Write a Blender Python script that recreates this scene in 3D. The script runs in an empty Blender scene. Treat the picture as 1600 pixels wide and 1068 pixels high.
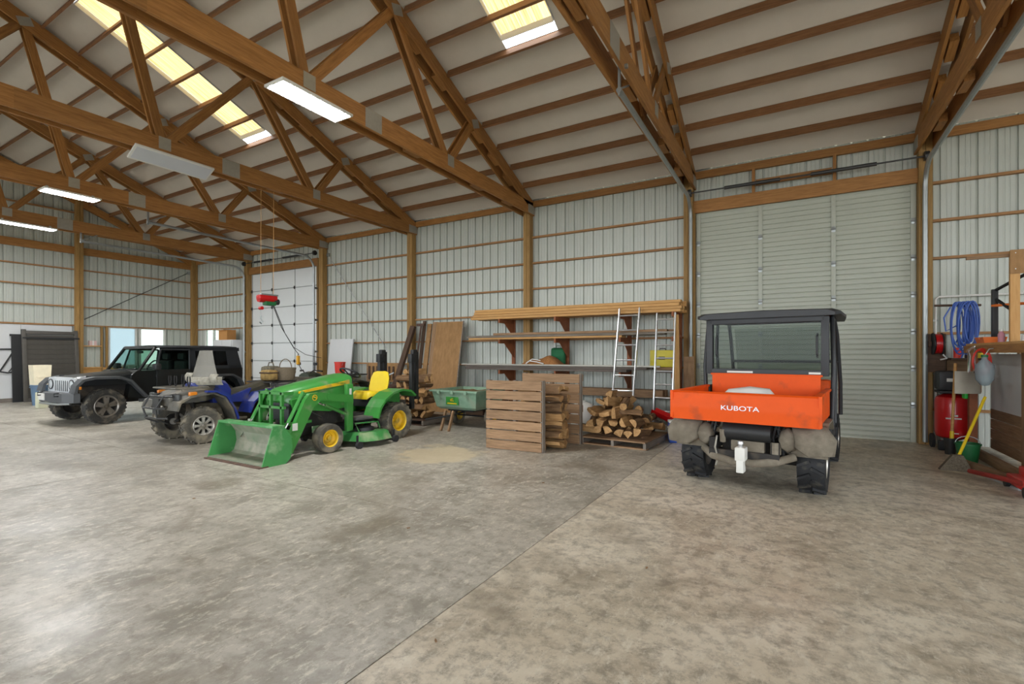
import bpy, bmesh, math, random
from mathutils import Vector, Matrix, noise
random.seed(7)
SC = bpy.context.scene
COL = SC.collection
R = math.radians
# ------------------------------------------------------------------ camera
cam_d = bpy.data.cameras.new('camera'); cam = bpy.data.objects.new('camera', cam_d); COL.objects.link(cam)
cam.location = (0, 0, 1.463); cam.rotation_euler = (R(90), 0, R(30.161))
cam_d.sensor_width = 36; cam_d.lens = 757.75/1600*36; cam_d.shift_y = 18.3/1600; cam_d.clip_start = .05; cam_d.clip_end = 300
SC.camera = cam
# ------------------------------------------------------------------ sky (overcast daylight) and exposure
wd = bpy.data.worlds.new('world'); SC.world = wd; wd.use_nodes = True
_n = wd.node_tree.nodes; _l = wd.node_tree.links
_bg = _n['Background']; _bg.inputs['Color'].default_value = (.90, .95, 1, 1); _bg.inputs['Strength'].default_value = 3.7
SC.view_settings.view_transform = 'Standard'; SC.view_settings.look = 'None'; SC.view_settings.gamma = 1
SC.view_settings.use_curve_mapping = False; SC.view_settings.exposure = 1.08
# open doorways behind the camera: light portals let Cycles find the sky through them
W = 10.306; XE = -20.5; XR = 9.16; YF = -7.98; EZ = 5.06; PITCH = .4167; RY = 1.16; RZ = EZ+PITCH*(W-RY)
FRONT_OPEN = [(-19.4, -12.4), (-9.4, -2.4), (.4, 7.4)]  # unseen openings, added and sized to bring in daylight
for a, b in FRONT_OPEN:
    ld = bpy.data.lights.new('doorway_portal', 'AREA'); ld.shape = 'RECTANGLE'; ld.size = b-a; ld.size_y = 4.7
    ld.cycles.is_portal = True
    lo = bpy.data.objects.new('doorway_portal', ld); COL.objects.link(lo)
    lo.location = ((a+b)/2, YF-.15, 2.35); lo.rotation_euler = (R(90), 0, 0)
# ------------------------------------------------------------------ helpers
def lin(c):
    if isinstance(c, str): c = [int(c[i:i+2], 16) for i in (0, 2, 4)]
    return tuple((x/255/12.92 if x/255 <= .04045 else ((x/255+.055)/1.055)**2.4) for x in c[:3])
MATS = {}
def mat(name, col, rough=.6, metal=0, var=.12, scale=6, stretch=(1, 1, 1), bump=0, col2=None, rnd=0, dirt=None, dirtamt=.5, spec=.5, trans=0, emit=0, coat=0, dscale=4):
    m = bpy.data.materials.new(name); m.use_nodes = True; nt = m.node_tree; N = nt.nodes; L = nt.links
    p = N['Principled BSDF']; p.inputs['Roughness'].default_value = rough; p.inputs['Metallic'].default_value = metal
    p.inputs['Specular IOR Level'].default_value = spec; p.inputs['Coat Weight'].default_value = coat
    c1 = lin(col); c2 = lin(col2) if col2 else tuple(x*(1-var) for x in c1)
    tc = N.new('ShaderNodeTexCoord'); mp = N.new('ShaderNodeMapping'); mp.inputs['Scale'].default_value = stretch
    L.new(tc.outputs['Object'], mp.inputs['Vector'])
    oi = N.new('ShaderNodeObjectInfo')
    if rnd:
        ad = N.new('ShaderNodeVectorMath'); ad.operation = 'MULTIPLY_ADD'; L.new(oi.outputs['Random'], ad.inputs[0]); ad.inputs[1].default_value = (37, 53, 71); L.new(tc.outputs['Object'], ad.inputs[2]); L.new(ad.outputs[0], mp.inputs['Vector'])
    nz = N.new('ShaderNodeTexNoise'); nz.inputs['Scale'].default_value = scale; nz.inputs['Detail'].default_value = 5; nz.inputs['Roughness'].default_value = .65
    L.new(mp.outputs[0], nz.inputs['Vector'])
    rp = N.new('ShaderNodeMapRange'); rp.inputs[1].default_value = .3; rp.inputs[2].default_value = .7; L.new(nz.outputs['Fac'], rp.inputs[0])
    mx = N.new('ShaderNodeMix'); mx.data_type = 'RGBA'; mx.inputs[6].default_value = (*c1, 1); mx.inputs[7].default_value = (*c2, 1); L.new(rp.outputs[0], mx.inputs[0])
    out = mx.outputs[2]
    if dirt:
        n2 = N.new('ShaderNodeTexNoise'); n2.inputs['Scale'].default_value = dscale; n2.inputs['Detail'].default_value = 6; L.new(tc.outputs['Object'], n2.inputs['Vector'])
        r2 = N.new('ShaderNodeMapRange'); r2.inputs[1].default_value = .62-dirtamt*.35; r2.inputs[2].default_value = .75-dirtamt*.2; L.new(n2.outputs['Fac'], r2.inputs[0])
        m2 = N.new('ShaderNodeMix'); m2.data_type = 'RGBA'; m2.inputs[7].default_value = (*lin(dirt), 1); L.new(out, m2.inputs[6]); L.new(r2.outputs[0], m2.inputs[0]); out = m2.outputs[2]
    if rnd:
        hs = N.new('ShaderNodeHueSaturation'); L.new(out, hs.inputs['Color'])
        mr = N.new('ShaderNodeMapRange'); mr.inputs[3].default_value = 1-rnd; mr.inputs[4].default_value = 1+rnd; L.new(oi.outputs['Random'], mr.inputs[0]); L.new(mr.outputs[0], hs.inputs['Value']); out = hs.outputs[0]
    L.new(out, p.inputs['Base Color'])
    if bump:
        b = N.new('ShaderNodeBump'); b.inputs['Strength'].default_value = bump; b.inputs['Distance'].default_value = .01; L.new(nz.outputs['Fac'], b.inputs['Height']); L.new(b.outputs[0], p.inputs['Normal'])
    if trans: p.inputs['Transmission Weight'].default_value = trans
    if emit: p.inputs['Emission Color'].default_value = (*c1, 1); p.inputs['Emission Strength'].default_value = emit
    MATS[name] = m; return m
def glassmat(name, tint, alpha_mix, rough=.02, diffuse=None):
    m = bpy.data.materials.new(name); m.use_nodes = True; N = m.node_tree.nodes; L = m.node_tree.links
    N.remove(N['Principled BSDF']); o = N['Material Output']
    t = N.new('ShaderNodeBsdfTransparent'); t.inputs[0].default_value = (*lin(tint), 1)
    g = N.new('ShaderNodeBsdfPrincipled'); g.inputs['Base Color'].default_value = (*lin(diffuse or '101010'), 1); g.inputs['Roughness'].default_value = rough
    x = N.new('ShaderNodeMixShader'); x.inputs[0].default_value = alpha_mix
    L.new(t.outputs[0], x.inputs[1]); L.new(g.outputs[0], x.inputs[2]); L.new(x.outputs[0], o.inputs['Surface'])
    MATS[name] = m; return m
def frame_m(origin, xdir, up=(0, 0, 1)):
    x = Vector(xdir).normalized(); z = Vector(up); z = (z-x*z.dot(x))
    if z.length < 1e-5: z = Vector((0, 1, 0))-x*x.y
    z.normalize(); y = z.cross(x)
    return Matrix(((x.x, y.x, z.x, origin[0]), (x.y, y.y, z.y, origin[1]), (x.z, y.z, z.z, origin[2]), (0, 0, 0, 1)))
class B:
    """collects shapes for ONE mesh object"""
    def __init__(s): s.v = []; s.f = []
    def add(s, vs, fs, M=None):
        o = len(s.v); s.v += [tuple(M @ Vector(v)) if M else tuple(v) for v in vs]; s.f += [tuple(i+o for i in f) for f in fs]; return s
    def box(s, x0, x1, y0, y1, z0, z1, c=0, M=None):
        if c <= 0:
            return s.add([(x, y, z) for x in (x0, x1) for y in (y0, y1) for z in (z0, z1)], [(0, 1, 3, 2), (4, 6, 7, 5), (0, 4, 5, 1), (2, 3, 7, 6), (0, 2, 6, 4), (1, 5, 7, 3)], M)
        bm = bmesh.new(); bmesh.ops.create_cube(bm, size=1)
        for v in bm.verts: v.co = Vector(((x0+x1)/2+v.co.x*(x1-x0), (y0+y1)/2+v.co.y*(y1-y0), (z0+z1)/2+v.co.z*(z1-z0)))
        bmesh.ops.bevel(bm, geom=bm.edges[:], offset=c, segments=2, affect='EDGES', profile=.6)
        bm.verts.index_update(); r = s.add([v.co for v in bm.verts], [[v.index for v in f.verts] for f in bm.faces], M); bm.free(); return r
    def cyl(s, p0, p1, r, n=12, r1=None, M=None):
        r1 = r if r1 is None else r1; F = frame_m(p0, Vector(p1)-Vector(p0)); h = (Vector(p1)-Vector(p0)).length
        vs = [F @ Vector((0, math.cos(2*math.pi*i/n)*r, math.sin(2*math.pi*i/n)*r)) for i in range(n)]+[F @ Vector((h, math.cos(2*math.pi*i/n)*r1, math.sin(2*math.pi*i/n)*r1)) for i in range(n)]
        return s.add(vs, [(i, (i+1) % n, n+(i+1) % n, n+i) for i in range(n)]+[tuple(range(n-1, -1, -1)), tuple(range(n, 2*n))], M)
    def tube(s, pts, r, n=8, closed=False, M=None, rs=None):
        P = [Vector(p) for p in pts]; k = len(P); vs = []; fs = []; up = None
        for i in range(k):
            a = P[(i-1) % k] if (closed or i > 0) else P[i]; b = P[(i+1) % k] if (closed or i < k-1) else P[i]
            t = (b-a).normalized()
            if up is None:
                up = Vector((0, 0, 1)) if abs(t.z) < .9 else Vector((1, 0, 0))
            u = (up-t*up.dot(t)).normalized(); up = u; w = t.cross(u); rr = rs[i] if rs else r
            vs += [P[i]+(u*math.cos(2*math.pi*j/n)+w*math.sin(2*math.pi*j/n))*rr for j in range(n)]
        for i in range(k if closed else k-1):
            for j in range(n): fs.append((i*n+j, i*n+(j+1) % n, ((i+1) % k)*n+(j+1) % n, ((i+1) % k)*n+j))
        if not closed: fs += [tuple(range(n-1, -1, -1)), tuple(range((k-1)*n, k*n))]
        return s.add(vs, fs, M)
    def lathe(s, prof, n=24, M=None, closed=False):
        """prof: (radius, height) pairs, turned about local z"""
        k = len(prof); vs = [(r*math.cos(2*math.pi*i/n), r*math.sin(2*math.pi*i/n), h) for r, h in prof for i in range(n)]; fs = []
        for a in range(k if closed else k-1):
            b = (a+1) % k
            for i in range(n): fs.append((a*n+i, a*n+(i+1) % n, b*n+(i+1) % n, b*n+i))
        if not closed: fs += [tuple(range(n-1, -1, -1)), tuple(range((k-1)*n, k*n))]
        return s.add(vs, fs, M)
    def prism(s, poly, ax, lo, hi, M=None, hi_poly=None):
        """closed polygon in the plane across axis ax, pulled from lo to hi"""
        def P(a, b, t): return {'x': (t, a, b), 'y': (a, t, b), 'z': (a, b, t)}[ax]
        n = len(poly); q = hi_poly or poly
        vs = [P(a, b, lo) for a, b in poly]+[P(a, b, hi) for a, b in q]
        return s.add(vs, [tuple(range(n)), tuple(range(2*n-1, n-1, -1))]+[(i, (i+1) % n, n+(i+1) % n, n+i) for i in range(n)], M)
    def loft(s, rings, M=None, cap=True):
        n = len(rings[0]); vs = [v for r in rings for v in r]; fs = []
        for a in range(len(rings)-1):
            for i in range(n): fs.append((a*n+i, a*n+(i+1) % n, (a+1)*n+(i+1) % n, (a+1)*n+i))
        if cap: fs += [tuple(range(n-1, -1, -1)), tuple(range((len(rings)-1)*n, len(rings)*n))]
        return s.add(vs, fs, M)
    def grid(s, fn, nu, nv, th=0, M=None):
        """open sheet fn(u,v); with th a sheet of that thickness"""
        vs = [Vector(fn(i/nu, j/nv)) for i in range(nu+1) for j in range(nv+1)]; w = nv+1
        fs = [(i*w+j, (i+1)*w+j, (i+1)*w+j+1, i*w+j+1) for i in range(nu) for j in range(nv)]
        if th:
            nr = [Vector((0, 0, 0)) for _ in vs]
            for f in fs:
                k = (vs[f[1]]-vs[f[0]]).cross(vs[f[3]]-vs[f[0]])
                for i in f: nr[i] += k
            m = len(vs); vs = vs+[vs[i]-nr[i].normalized()*th for i in range(m)]
            fs = fs+[tuple(m+i for i in reversed(f)) for f in fs]
            rim = [i*w for i in range(nu+1)]+[nu*w+j for j in range(1, nv+1)]+[i*w+nv for i in range(nu-1, -1, -1)]+[j for j in range(nv-1, 0, -1)]
            for a in range(len(rim)): b = (a+1) % len(rim); fs.append((rim[b], rim[a], m+rim[a], m+rim[b]))
        return s.add(vs, fs, M)
    def mesh(s, name, m, smooth=0):
        me = bpy.data.meshes.new(name); me.from_pydata(s.v, [], s.f)
        bm = bmesh.new(); bm.from_mesh(me); bmesh.ops.recalc_face_normals(bm, faces=bm.faces); bm.to_mesh(me); bm.free()
        if smooth:
            me.polygons.foreach_set('use_smooth', [True]*len(me.polygons)); me.set_sharp_from_angle(angle=R(smooth))
        me.materials.append(MATS[m] if isinstance(m, str) else m); me.update(); return me
    def build(s, name, m, parent=None, smooth=35, loc=None, rot=None, label=None):
        return link(name, s.mesh(name, m, smooth), parent, loc, rot, label)
def link(name, me, parent=None, loc=None, rot=None, label=None):
    o = bpy.data.objects.new(name, me); COL.objects.link(o); o.parent = parent
    if loc: o.location = loc
    if rot: o.rotation_euler = rot
    if label: o['label'] = label
    return o
def thing(name, label, cat, loc=(0, 0, 0), rz=0, group=None):
    o = bpy.data.objects.new(name, None); COL.objects.link(o); o.location = loc; o.rotation_euler = (0, 0, rz); o.empty_display_size = .1
    return tag(o, label, cat, group)
def tag(o, label, cat, group=None):
    o['label'] = label; o['category'] = cat
    if group: o['group'] = group
    return o
def struct(name, o=None, label=None):
    if o is None:
        o = bpy.data.objects.new(name, None); COL.objects.link(o)
    o['kind'] = 'structure'
    if label: o['label'] = label
    return o
def copy_tree(o, parent=None):
    c = o.copy(); COL.objects.link(c); c.parent = parent
    for ch in list(o.children): copy_tree(ch, c)
    return c
_bc = {}
def board(name, p0, p1, w, t, m, parent=None, up=(0, 0, 1), chamfer=0):
    """a board from p0 to p1; w = size along 'up', t = the other size. Mesh length runs along local x (grain)"""
    p0 = Vector(p0); p1 = Vector(p1); L = round((p1-p0).length, 3); key = (L, w, t, m, chamfer)
    if key not in _bc: _bc[key] = B().box(-L/2, L/2, -t/2, t/2, -w/2, w/2, chamfer).mesh(name, m)
    o = bpy.data.objects.new(name, _bc[key]); COL.objects.link(o); o.parent = parent
    o.matrix_basis = frame_m((p0+p1)/2, p1-p0, up); return o
def lines(o, txt, size, m, loc, rot, parent, name='lettering', depth=.002, sx=1):
    c = bpy.data.curves.new(name, 'FONT'); c.body = txt; c.size = size; c.extrude = depth; c.align_x = 'CENTER'; c.align_y = 'CENTER'
    f = bpy.data.objects.new(name, c); COL.objects.link(f); bpy.context.view_layer.update()
    me = bpy.data.meshes.new_from_object(f); bpy.data.objects.remove(f); me.materials.clear(); me.materials.append(MATS[m])
    t = bpy.data.objects.new(name, me); COL.objects.link(t); t.parent = parent; t.location = loc; t.rotation_euler = rot; t.scale = (sx, 1, 1); return t
# ------------------------------------------------------------------ materials
GR = (1.2, 14, 14)
mat('truss_wood', 'AE7C42', .6, col2='875A2A', scale=3, stretch=GR, rnd=.16, bump=.1)
mat('purlin_wood', '9A6E48', .65, col2='775030', scale=3, stretch=GR, rnd=.14)
mat('girt_wood', 'B08355', .65, col2='8A6238', scale=3, stretch=GR, rnd=.12)
mat('post_wood', 'AC874F', .65, col2='866736', scale=2.5, stretch=GR, rnd=.10, bump=.1)
mat('new_wood', 'D0A264', .6, col2='B98748', scale=3, stretch=GR, rnd=.10)
mat('old_wood', 'A08060', .75, col2='7A5E42', scale=3, stretch=GR, rnd=.16, bump=.15)
mat('grey_wood', '8E857A', .8, col2='6A6158', scale=3, stretch=GR, rnd=.15, bump=.15)
mat('dark_wood', '5C4533', .75, col2='3F2E22', scale=3, stretch=GR, rnd=.12)
mat('brace_wood', '9A5A34', .65, col2='77401F', scale=4, rnd=.1)
mat('plywood', 'A67E50', .7, col2='86643A', scale=4, stretch=(3, 3, 1), rnd=.1)
mat('log_bark', '8A6B4A', .9, col2='5E4630', scale=9, stretch=(.6, 3, 3), rnd=.2, bump=.5)
mat('log_split', 'C29C6A', .8, col2='946C40', scale=7, stretch=(.6, 4, 4), rnd=.16, bump=.3)
mat('plate_steel', 'A8A59A', .45, .4, scale=20, stretch=(1, 12, 1))
mat('galvanised', 'A7ACAC', .38, .75, scale=12)
mat('dark_steel', '4A4B4B', .45, .6, scale=10)
mat('black_steel', '262728', .5, .2, scale=10)
mat('rust_steel', '6E5344', .7, .2, col2='4C3A32', scale=8)
mat('aluminium', 'D5D8DA', .3, .7, scale=10)
mat('siding', 'C2C7BF', .42, .1, var=.05, scale=1.5, spec=.4)
mat('insulation', 'DAD3C7', .42, var=.07, scale=1.8, spec=.5)
mat('door_white', 'B4B8AA', .45, var=.06, scale=2)
mat('door_panel_white', 'E0E4E4', .45, var=.04, scale=2)
mat('white_board', 'D2D4D4', .6, var=.06, scale=2)
mat('white_plastic', 'E4E4E0', .4, var=.05)
mat('white_paint', 'DADAD4', .5, var=.06)
mat('black_plastic', '26272A', .5, var=.2)
mat('black_rubber', '2A2A2B', .85, var=.25, scale=14)
mat('dull_metal', 'A8A294', .6, .2, var=.15)
mat('red_paint', 'C41015', .35, var=.1, coat=.3)
mat('red_plastic', 'D8372A', .45, var=.1)
mat('blue_plastic', '2E55B0', .45, var=.1)
mat('blue_hose', '3F62B4', .45, var=.15)
mat('yellow_plastic', 'E8C81F', .5, var=.08)
mat('orange_plastic', 'E87A34', .5, var=.1)
mat('green_plastic', '1E6B3A', .5, var=.2)
mat('chrome', 'D8D8D8', .15, 1, var=.05)
mat('cardboard', 'C08A4E', .75, var=.1)
glassmat('window_glass', 'B2B8B2', .10)
# ================================================================== FLOOR
def concrete(name, c1, c2, c3, seed, patch=None):
    m = mat(name, c1, .5); N = m.node_tree.nodes; L = m.node_tree.links
    p = N['Principled BSDF']; tc = N.new('ShaderNodeTexCoord')
    def nz(sc, det=6, ro=.6, st=(1, 1, 1), off=0, dis=0):
        mp = N.new('ShaderNodeMapping'); mp.inputs['Scale'].default_value = st; mp.inputs['Location'].default_value = (seed+off, off, 0); L.new(tc.outputs['Object'], mp.inputs[0])
        n = N.new('ShaderNodeTexNoise'); n.inputs['Scale'].default_value = sc; n.inputs['Detail'].default_value = det; n.inputs['Roughness'].default_value = ro; n.inputs['Distortion'].default_value = dis; L.new(mp.outputs[0], n.inputs['Vector']); return n.outputs['Fac']
    def rng(x, a, b, lo=0, hi=1):
        r = N.new('ShaderNodeMapRange'); r.inputs[1].default_value = a; r.inputs[2].default_value = b; r.inputs[3].default_value = lo; r.inputs[4].default_value = hi; L.new(x, r.inputs[0]); return r.outputs[0]
    def mix(f, a, b):
        x = N.new('ShaderNodeMix'); x.data_type = 'RGBA'; L.new(f, x.inputs[0])
        for i, q in ((6, a), (7, b)):
            if isinstance(q, str): x.inputs[i].default_value = (*lin(q), 1)
            else: L.new(q, x.inputs[i])
        return x.outputs[2]
    col = mix(rng(nz(.55, 8, .62, dis=.6), .38, .62), c1, c2)
    col = mix(rng(nz(1.6, 9, .72, off=9, dis=.4), .47, .62, 0, .95), col, c3)
    col = mix(rng(nz(9, 8, .75, off=4), .46, .62, 0, .75), col, '867E70')
    col = mix(rng(nz(16, 6, .8, st=(1, .45, 1), off=33), .52, .66, 0, .75), col, 'DCD6C6')
    col = mix(rng(nz(.9, 7, .6, off=21, dis=.8), .56, .68, 0, .65), col, '7C7262')
    col = mix(rng(nz(45, 3, .6, off=2), .66, .72, 0, .7), col, '5A5448')
    if patch:
        vm = N.new('ShaderNodeVectorMath'); vm.operation = 'DISTANCE'; vm.inputs[1].default_value = patch; L.new(tc.outputs['Object'], vm.inputs[0])
        ad = N.new('ShaderNodeMath'); ad.operation = 'MULTIPLY_ADD'; L.new(nz(2.2, 6, .6, off=5), ad.inputs[0]); ad.inputs[1].default_value = 1.5; L.new(vm.outputs['Value'], ad.inputs[2])
        col = mix(rng(ad.outputs[0], 1.22, 1.42, .8, 0), col, 'CDBE9E')
    L.new(col, p.inputs['Base Color'])
    L.new(rng(nz(1.3, 7, .6, off=13), .35, .65, .3, .5), p.inputs['Roughness'])
    b = N.new('ShaderNodeBump'); b.inputs['Strength'].default_value = .12; b.inputs['Distance'].default_value = .004; L.new(nz(30, 6, .7), b.inputs['Height']); L.new(b.outputs[0], p.inputs['Normal'])
concrete('concrete_grey', 'BDB8AC', 'A39E92', '8A8579', 3, (-4.45, 5.55, 0))
concrete('concrete_tan', 'DDD4C2', 'C6BBA6', 'AFA38F', 11)
floor = B().box(XE-.2, XR+.2, YF-.2, W+.2, -.2, -.012).build('floor', 'concrete_grey'); struct('floor', floor, 'worn concrete floor slabs with dusty tan patches')
def slab(x0, x1, y0, y1, m):
    g = .004
    B().box(x0+g, x1-g, y0+g, y1-g, -.1, 0).build('slab', m, floor)
JX = [XE-.1, -12.9, -7.3, -1.72, 3.85, XR+.1]; JY = [YF-.1, -2.4, 3.45, W+.1]
for i in range(5):
    for j in range(3): slab(JX[i], JX[i+1], JY[j], JY[j+1], 'concrete_tan' if i >= 3 else 'concrete_grey')
grd = B().box(-90, 90, -90, 90, -.3, -.21).build('ground', mat('gravel_ground', '9A958A', .9, scale=3)); struct('ground', grd, 'gravel yard outside the building')
# ================================================================== WALLS
def siding_mesh(w, h0, h1, name='siding_panel'):
    """ribbed sheet, x 0..w, channels pushed outwards (+y); top slopes from h0 to h1"""
    xs = [(0, 0)]; x = .057
    while x < w-.03:
        xs += [(x-.020, 0), (x-.014, .036), (x+.014, .036), (x+.020, 0)]
        for q in (.085, .145):
            if x+q+.012 < w: xs += [(x+q-.012, 0), (x+q-.006, .006), (x+q+.006, .006), (x+q+.012, 0)]
        x += .229
    xs = sorted(set(a for a in xs if a[0] <= w)) + [(w, 0)]
    vs = []; 
    for a, d in xs: vs += [(a, d, 0), (a, d, h0+(h1-h0)*a/w)]
    n = len(xs); fs = [(2*i, 2*i+2, 2*i+3, 2*i+1) for i in range(n-1)]
    b = B(); b.add(vs, fs); return b.mesh(name, 'siding', 0)
_sc = {}
def siding(parent, x0, x1, z0, zt, frame, topfn=None):
    """tile sheets from x0 to x1 along the wall; frame(x, z) -> matrix"""
    x = x0
    while x < x1-.02:
        w = min(.916, x1-x); t0 = topfn(x) if topfn else zt; t1 = topfn(x+w) if topfn else zt
        key = (round(w, 3), round(t0-z0, 3), round(t1-z0, 3))
        if key not in _sc: _sc[key] = siding_mesh(w, t0-z0, t1-z0)
        o = link('siding_panel', _sc[key], parent); o.matrix_basis = frame(x, z0); x += w
D1 = (-1.70, 1.76, 4.27); D2 = (-16.72, -13.1, 4.27)     # overhead doors: x0, x1, top
POST_X = [5.50, 1.84, -1.82, -5.48, -9.14, -12.80, -16.80]
SY = W+.02
wb = struct('wall_back', label='ribbed pale steel wall with wooden girts')
fr_b = lambda x, z: Matrix.Translation((x, SY, z))
siding(wb, XE, D2[0], 2.42, EZ+.1, fr_b); siding(wb, XE, -19.72, 0, 2.42, fr_b); siding(wb, -18.5, D2[0], 0, 2.42, fr_b); siding(wb, -19.72, -18.5, 0, 1.1, fr_b)
siding(wb, D2[1], D1[0], 0, EZ+.1, fr_b); siding(wb, D1[1], XR, 0, EZ+.1, fr_b)
siding(wb, D1[0], D1[1], D1[2]-.02, EZ+.1, fr_b); siding(wb, D2[0], D2[1], D2[2]-.02, EZ+.1, fr_b)
GZ = [4.236, 3.622, 3.011, 2.40, 1.79, 1.18, .56]
def girts(p, x0, x1, zs):
    for z in zs: board('girt', (x0, W-.02, z), (x1, W-.02, z), .04, .09, 'girt_wood', p)
girts(wb, XE, D2[0], GZ[:4]); girts(wb, D1[1]+.15, XR, GZ[:3]+GZ[4:])
for a, b in ((D2[1]+.2, -9.22), (-9.06, -5.56), (-5.4, -1.9)): girts(wb, a, b, GZ)
for a, b in ((XE, -16.9), (-16.7, -12.88), (-12.72, -9.22), (-9.06, -5.56), (-5.4, -1.9), (-1.74, 1.76), (1.92, 5.4), (5.6, XR)):
    board('top_plate', (a, W-.05, EZ-.04), (b, W-.05, EZ-.04), .14, .06, 'truss_wood', wb)
for x0, x1, zt in (D1, D2):
    board('door_header', (x0-.06, W-.10, zt+.11), (x1+.06, W-.10, zt+.11), .24, .05, 'truss_wood', wb)
    for s in (0, 1): board('door_jamb', ((x0-.05, x1+.05)[s], W-.06, 0), ((x0-.05, x1+.05)[s], W-.06, zt+.2), .09, .12, 'post_wood', wb, (1, 0, 0))
board('nailing_board', (-.62, W-.07, 4.69), (.58, W-.07, 4.69), .11, .04, 'truss_wood', wb)
for x in (-.66, .62): board('stud', (x, W-.05, 4.5), (x, W-.05, EZ-.1), .05, .09, 'truss_wood', wb, (1, 0, 0))
wl = struct('wall_left', label='ribbed pale steel gable end wall with wooden girts')
fr_l = lambda y, z: Matrix(((0, -1, 0, XE-.02), (1, 0, 0, y), (0, 0, 1, z), (0, 0, 0, 1)))
gable = lambda y: RZ+.1-PITCH*abs(y-RY)
siding(wl, YF, W, 2.42, 0, fr_l, gable); siding(wl, 6.6, 7.5, 0, 2.42, fr_l); siding(wl, 8.3, 8.42, 0, 2.42, fr_l); siding(wl, 7.3, 9.25, 0, 1.05, fr_l); siding(wl, 9.25, W, 0, 2.42, fr_l); siding(wl, YF, 6.6, 0, 2.42, fr_l)
EP = [10.2, 6.65, 2.95, -.7, -4.4]                         # end wall posts
for y0, y1 in ((6.75, 10.12), (3.05, 6.55), (-.6, 2.85), (YF, -.8)):
    for z in GZ[:4]+[4.86, 5.5, 6.1, 6.7, 7.3]:
        if z < gable((y0+y1)/2)-.2:
            if z == 4.86: board('end_beam', (XE+.05, y0, z), (XE+.05, y1, z), .24, .05, 'truss_wood', wl)
            else: board('girt', (XE+.03, y0, z), (XE+.03, y1, z), .04, .09, 'girt_wood', wl)
# white sheathing low on the left half of the end wall, in sheets, with a dark sole board
for i in range(6): B().box(XE+.03, XE+.045, 6.5-1.22*(i+1)+.004, 6.5-1.22*i-.004, .12, 2.36).build('wall_sheet', 'white_board', wl)
board('sole_board', (XE+.04, YF, .06), (XE+.04, 6.5, .06), .12, .05, 'grey_wood', wl)
board('cap_board', (XE+.05, YF, 2.39), (XE+.05, 6.55, 2.39), .04, .06, 'girt_wood', wl)
# rough studs and a little shelf between the end post and the windows
for y in (7.28, 7.42): board('stud', (XE+.05, y, 0), (XE+.05, y, 2.4), .05, .08, 'post_wood', wl, (0, 1, 0))
for z in (1.0, 1.72): board('shelf_board', (XE+.07, 6.75, z), (XE+.07, 7.26, z), .035, .12, 'new_wood', wl)
board('blocking', (XE+.05, 6.75, .9), (XE+.05, 7.9, .9), .2, .05, 'new_wood', wl)
def window(n, axis, a0, a1, z0, z1, pos, lab, mull=None, pane='window_glass'):
    w = struct('window_%d' % n, label=lab)
    def bd(nm, p, q, ww, t, up): board(nm, p, q, ww, t, 'white_paint', w, up)
    if axis == 'y': P = lambda a, z: (pos, a, z); U = (0, 1, 0)
    else: P = lambda a, z: (a, pos, z); U = (1, 0, 0)
    for a in (a0, a1)+((mull,) if mull else ()): bd('window_frame', P(a, z0), P(a, z1), .06, .07, U)
    for z in (z0, z1): bd('window_frame', P(a0, z), P(a1, z), .06, .07, (0, 0, 1))
    b = B()
    if axis == 'y': b.box(pos-.004, pos+.004, a0, a1, z0, z1)
    else: b.box(a0, a1, pos-.004, pos+.004, z0, z1)
    b.build('pane', pane, w)
glassmat('frosted_pane', 'A9B4B6', .35, .4, 'B4C0C6')
window(1, 'y', 7.5, 8.3, 1.05, 2.38, XE, 'window covered by a milky pale blue pane', pane='frosted_pane')
window(2, 'y', 8.42, 9.22, 1.05, 2.38, XE, 'clear window looking out beside the corner post')
window(3, 'x', -19.7, -18.5, 1.1, 2.4, W, 'narrow clear window behind the dark car', mull=-19.15)
# unseen front wall and right gable end, their openings added to admit daylight
wf = B()
x = XE
for a, b in FRONT_OPEN+[(XR, XR)]: wf.box(x, a, YF-.1, YF, 0, 4.7); x = b
wf.box(XE, XR, YF-.1, YF, 4.7, EZ+.2)
struct('wall_front', wf.build('wall_front', 'siding'), 'unseen steel wall with three wide open doorways added for daylight')
wr = B().prism([(YF, 4.5), (W, 4.5), (W, EZ), (RY, RZ), (YF, EZ+.2)], 'x', XR, XR+.1).box(XR, XR+.1, 4.6, W, 0, 4.5).box(XR, XR+.1, YF, -1.6, 0, 4.5); struct('wall_right', wr.build('wall_right', 'siding'), 'pale steel gable end wall')
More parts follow.
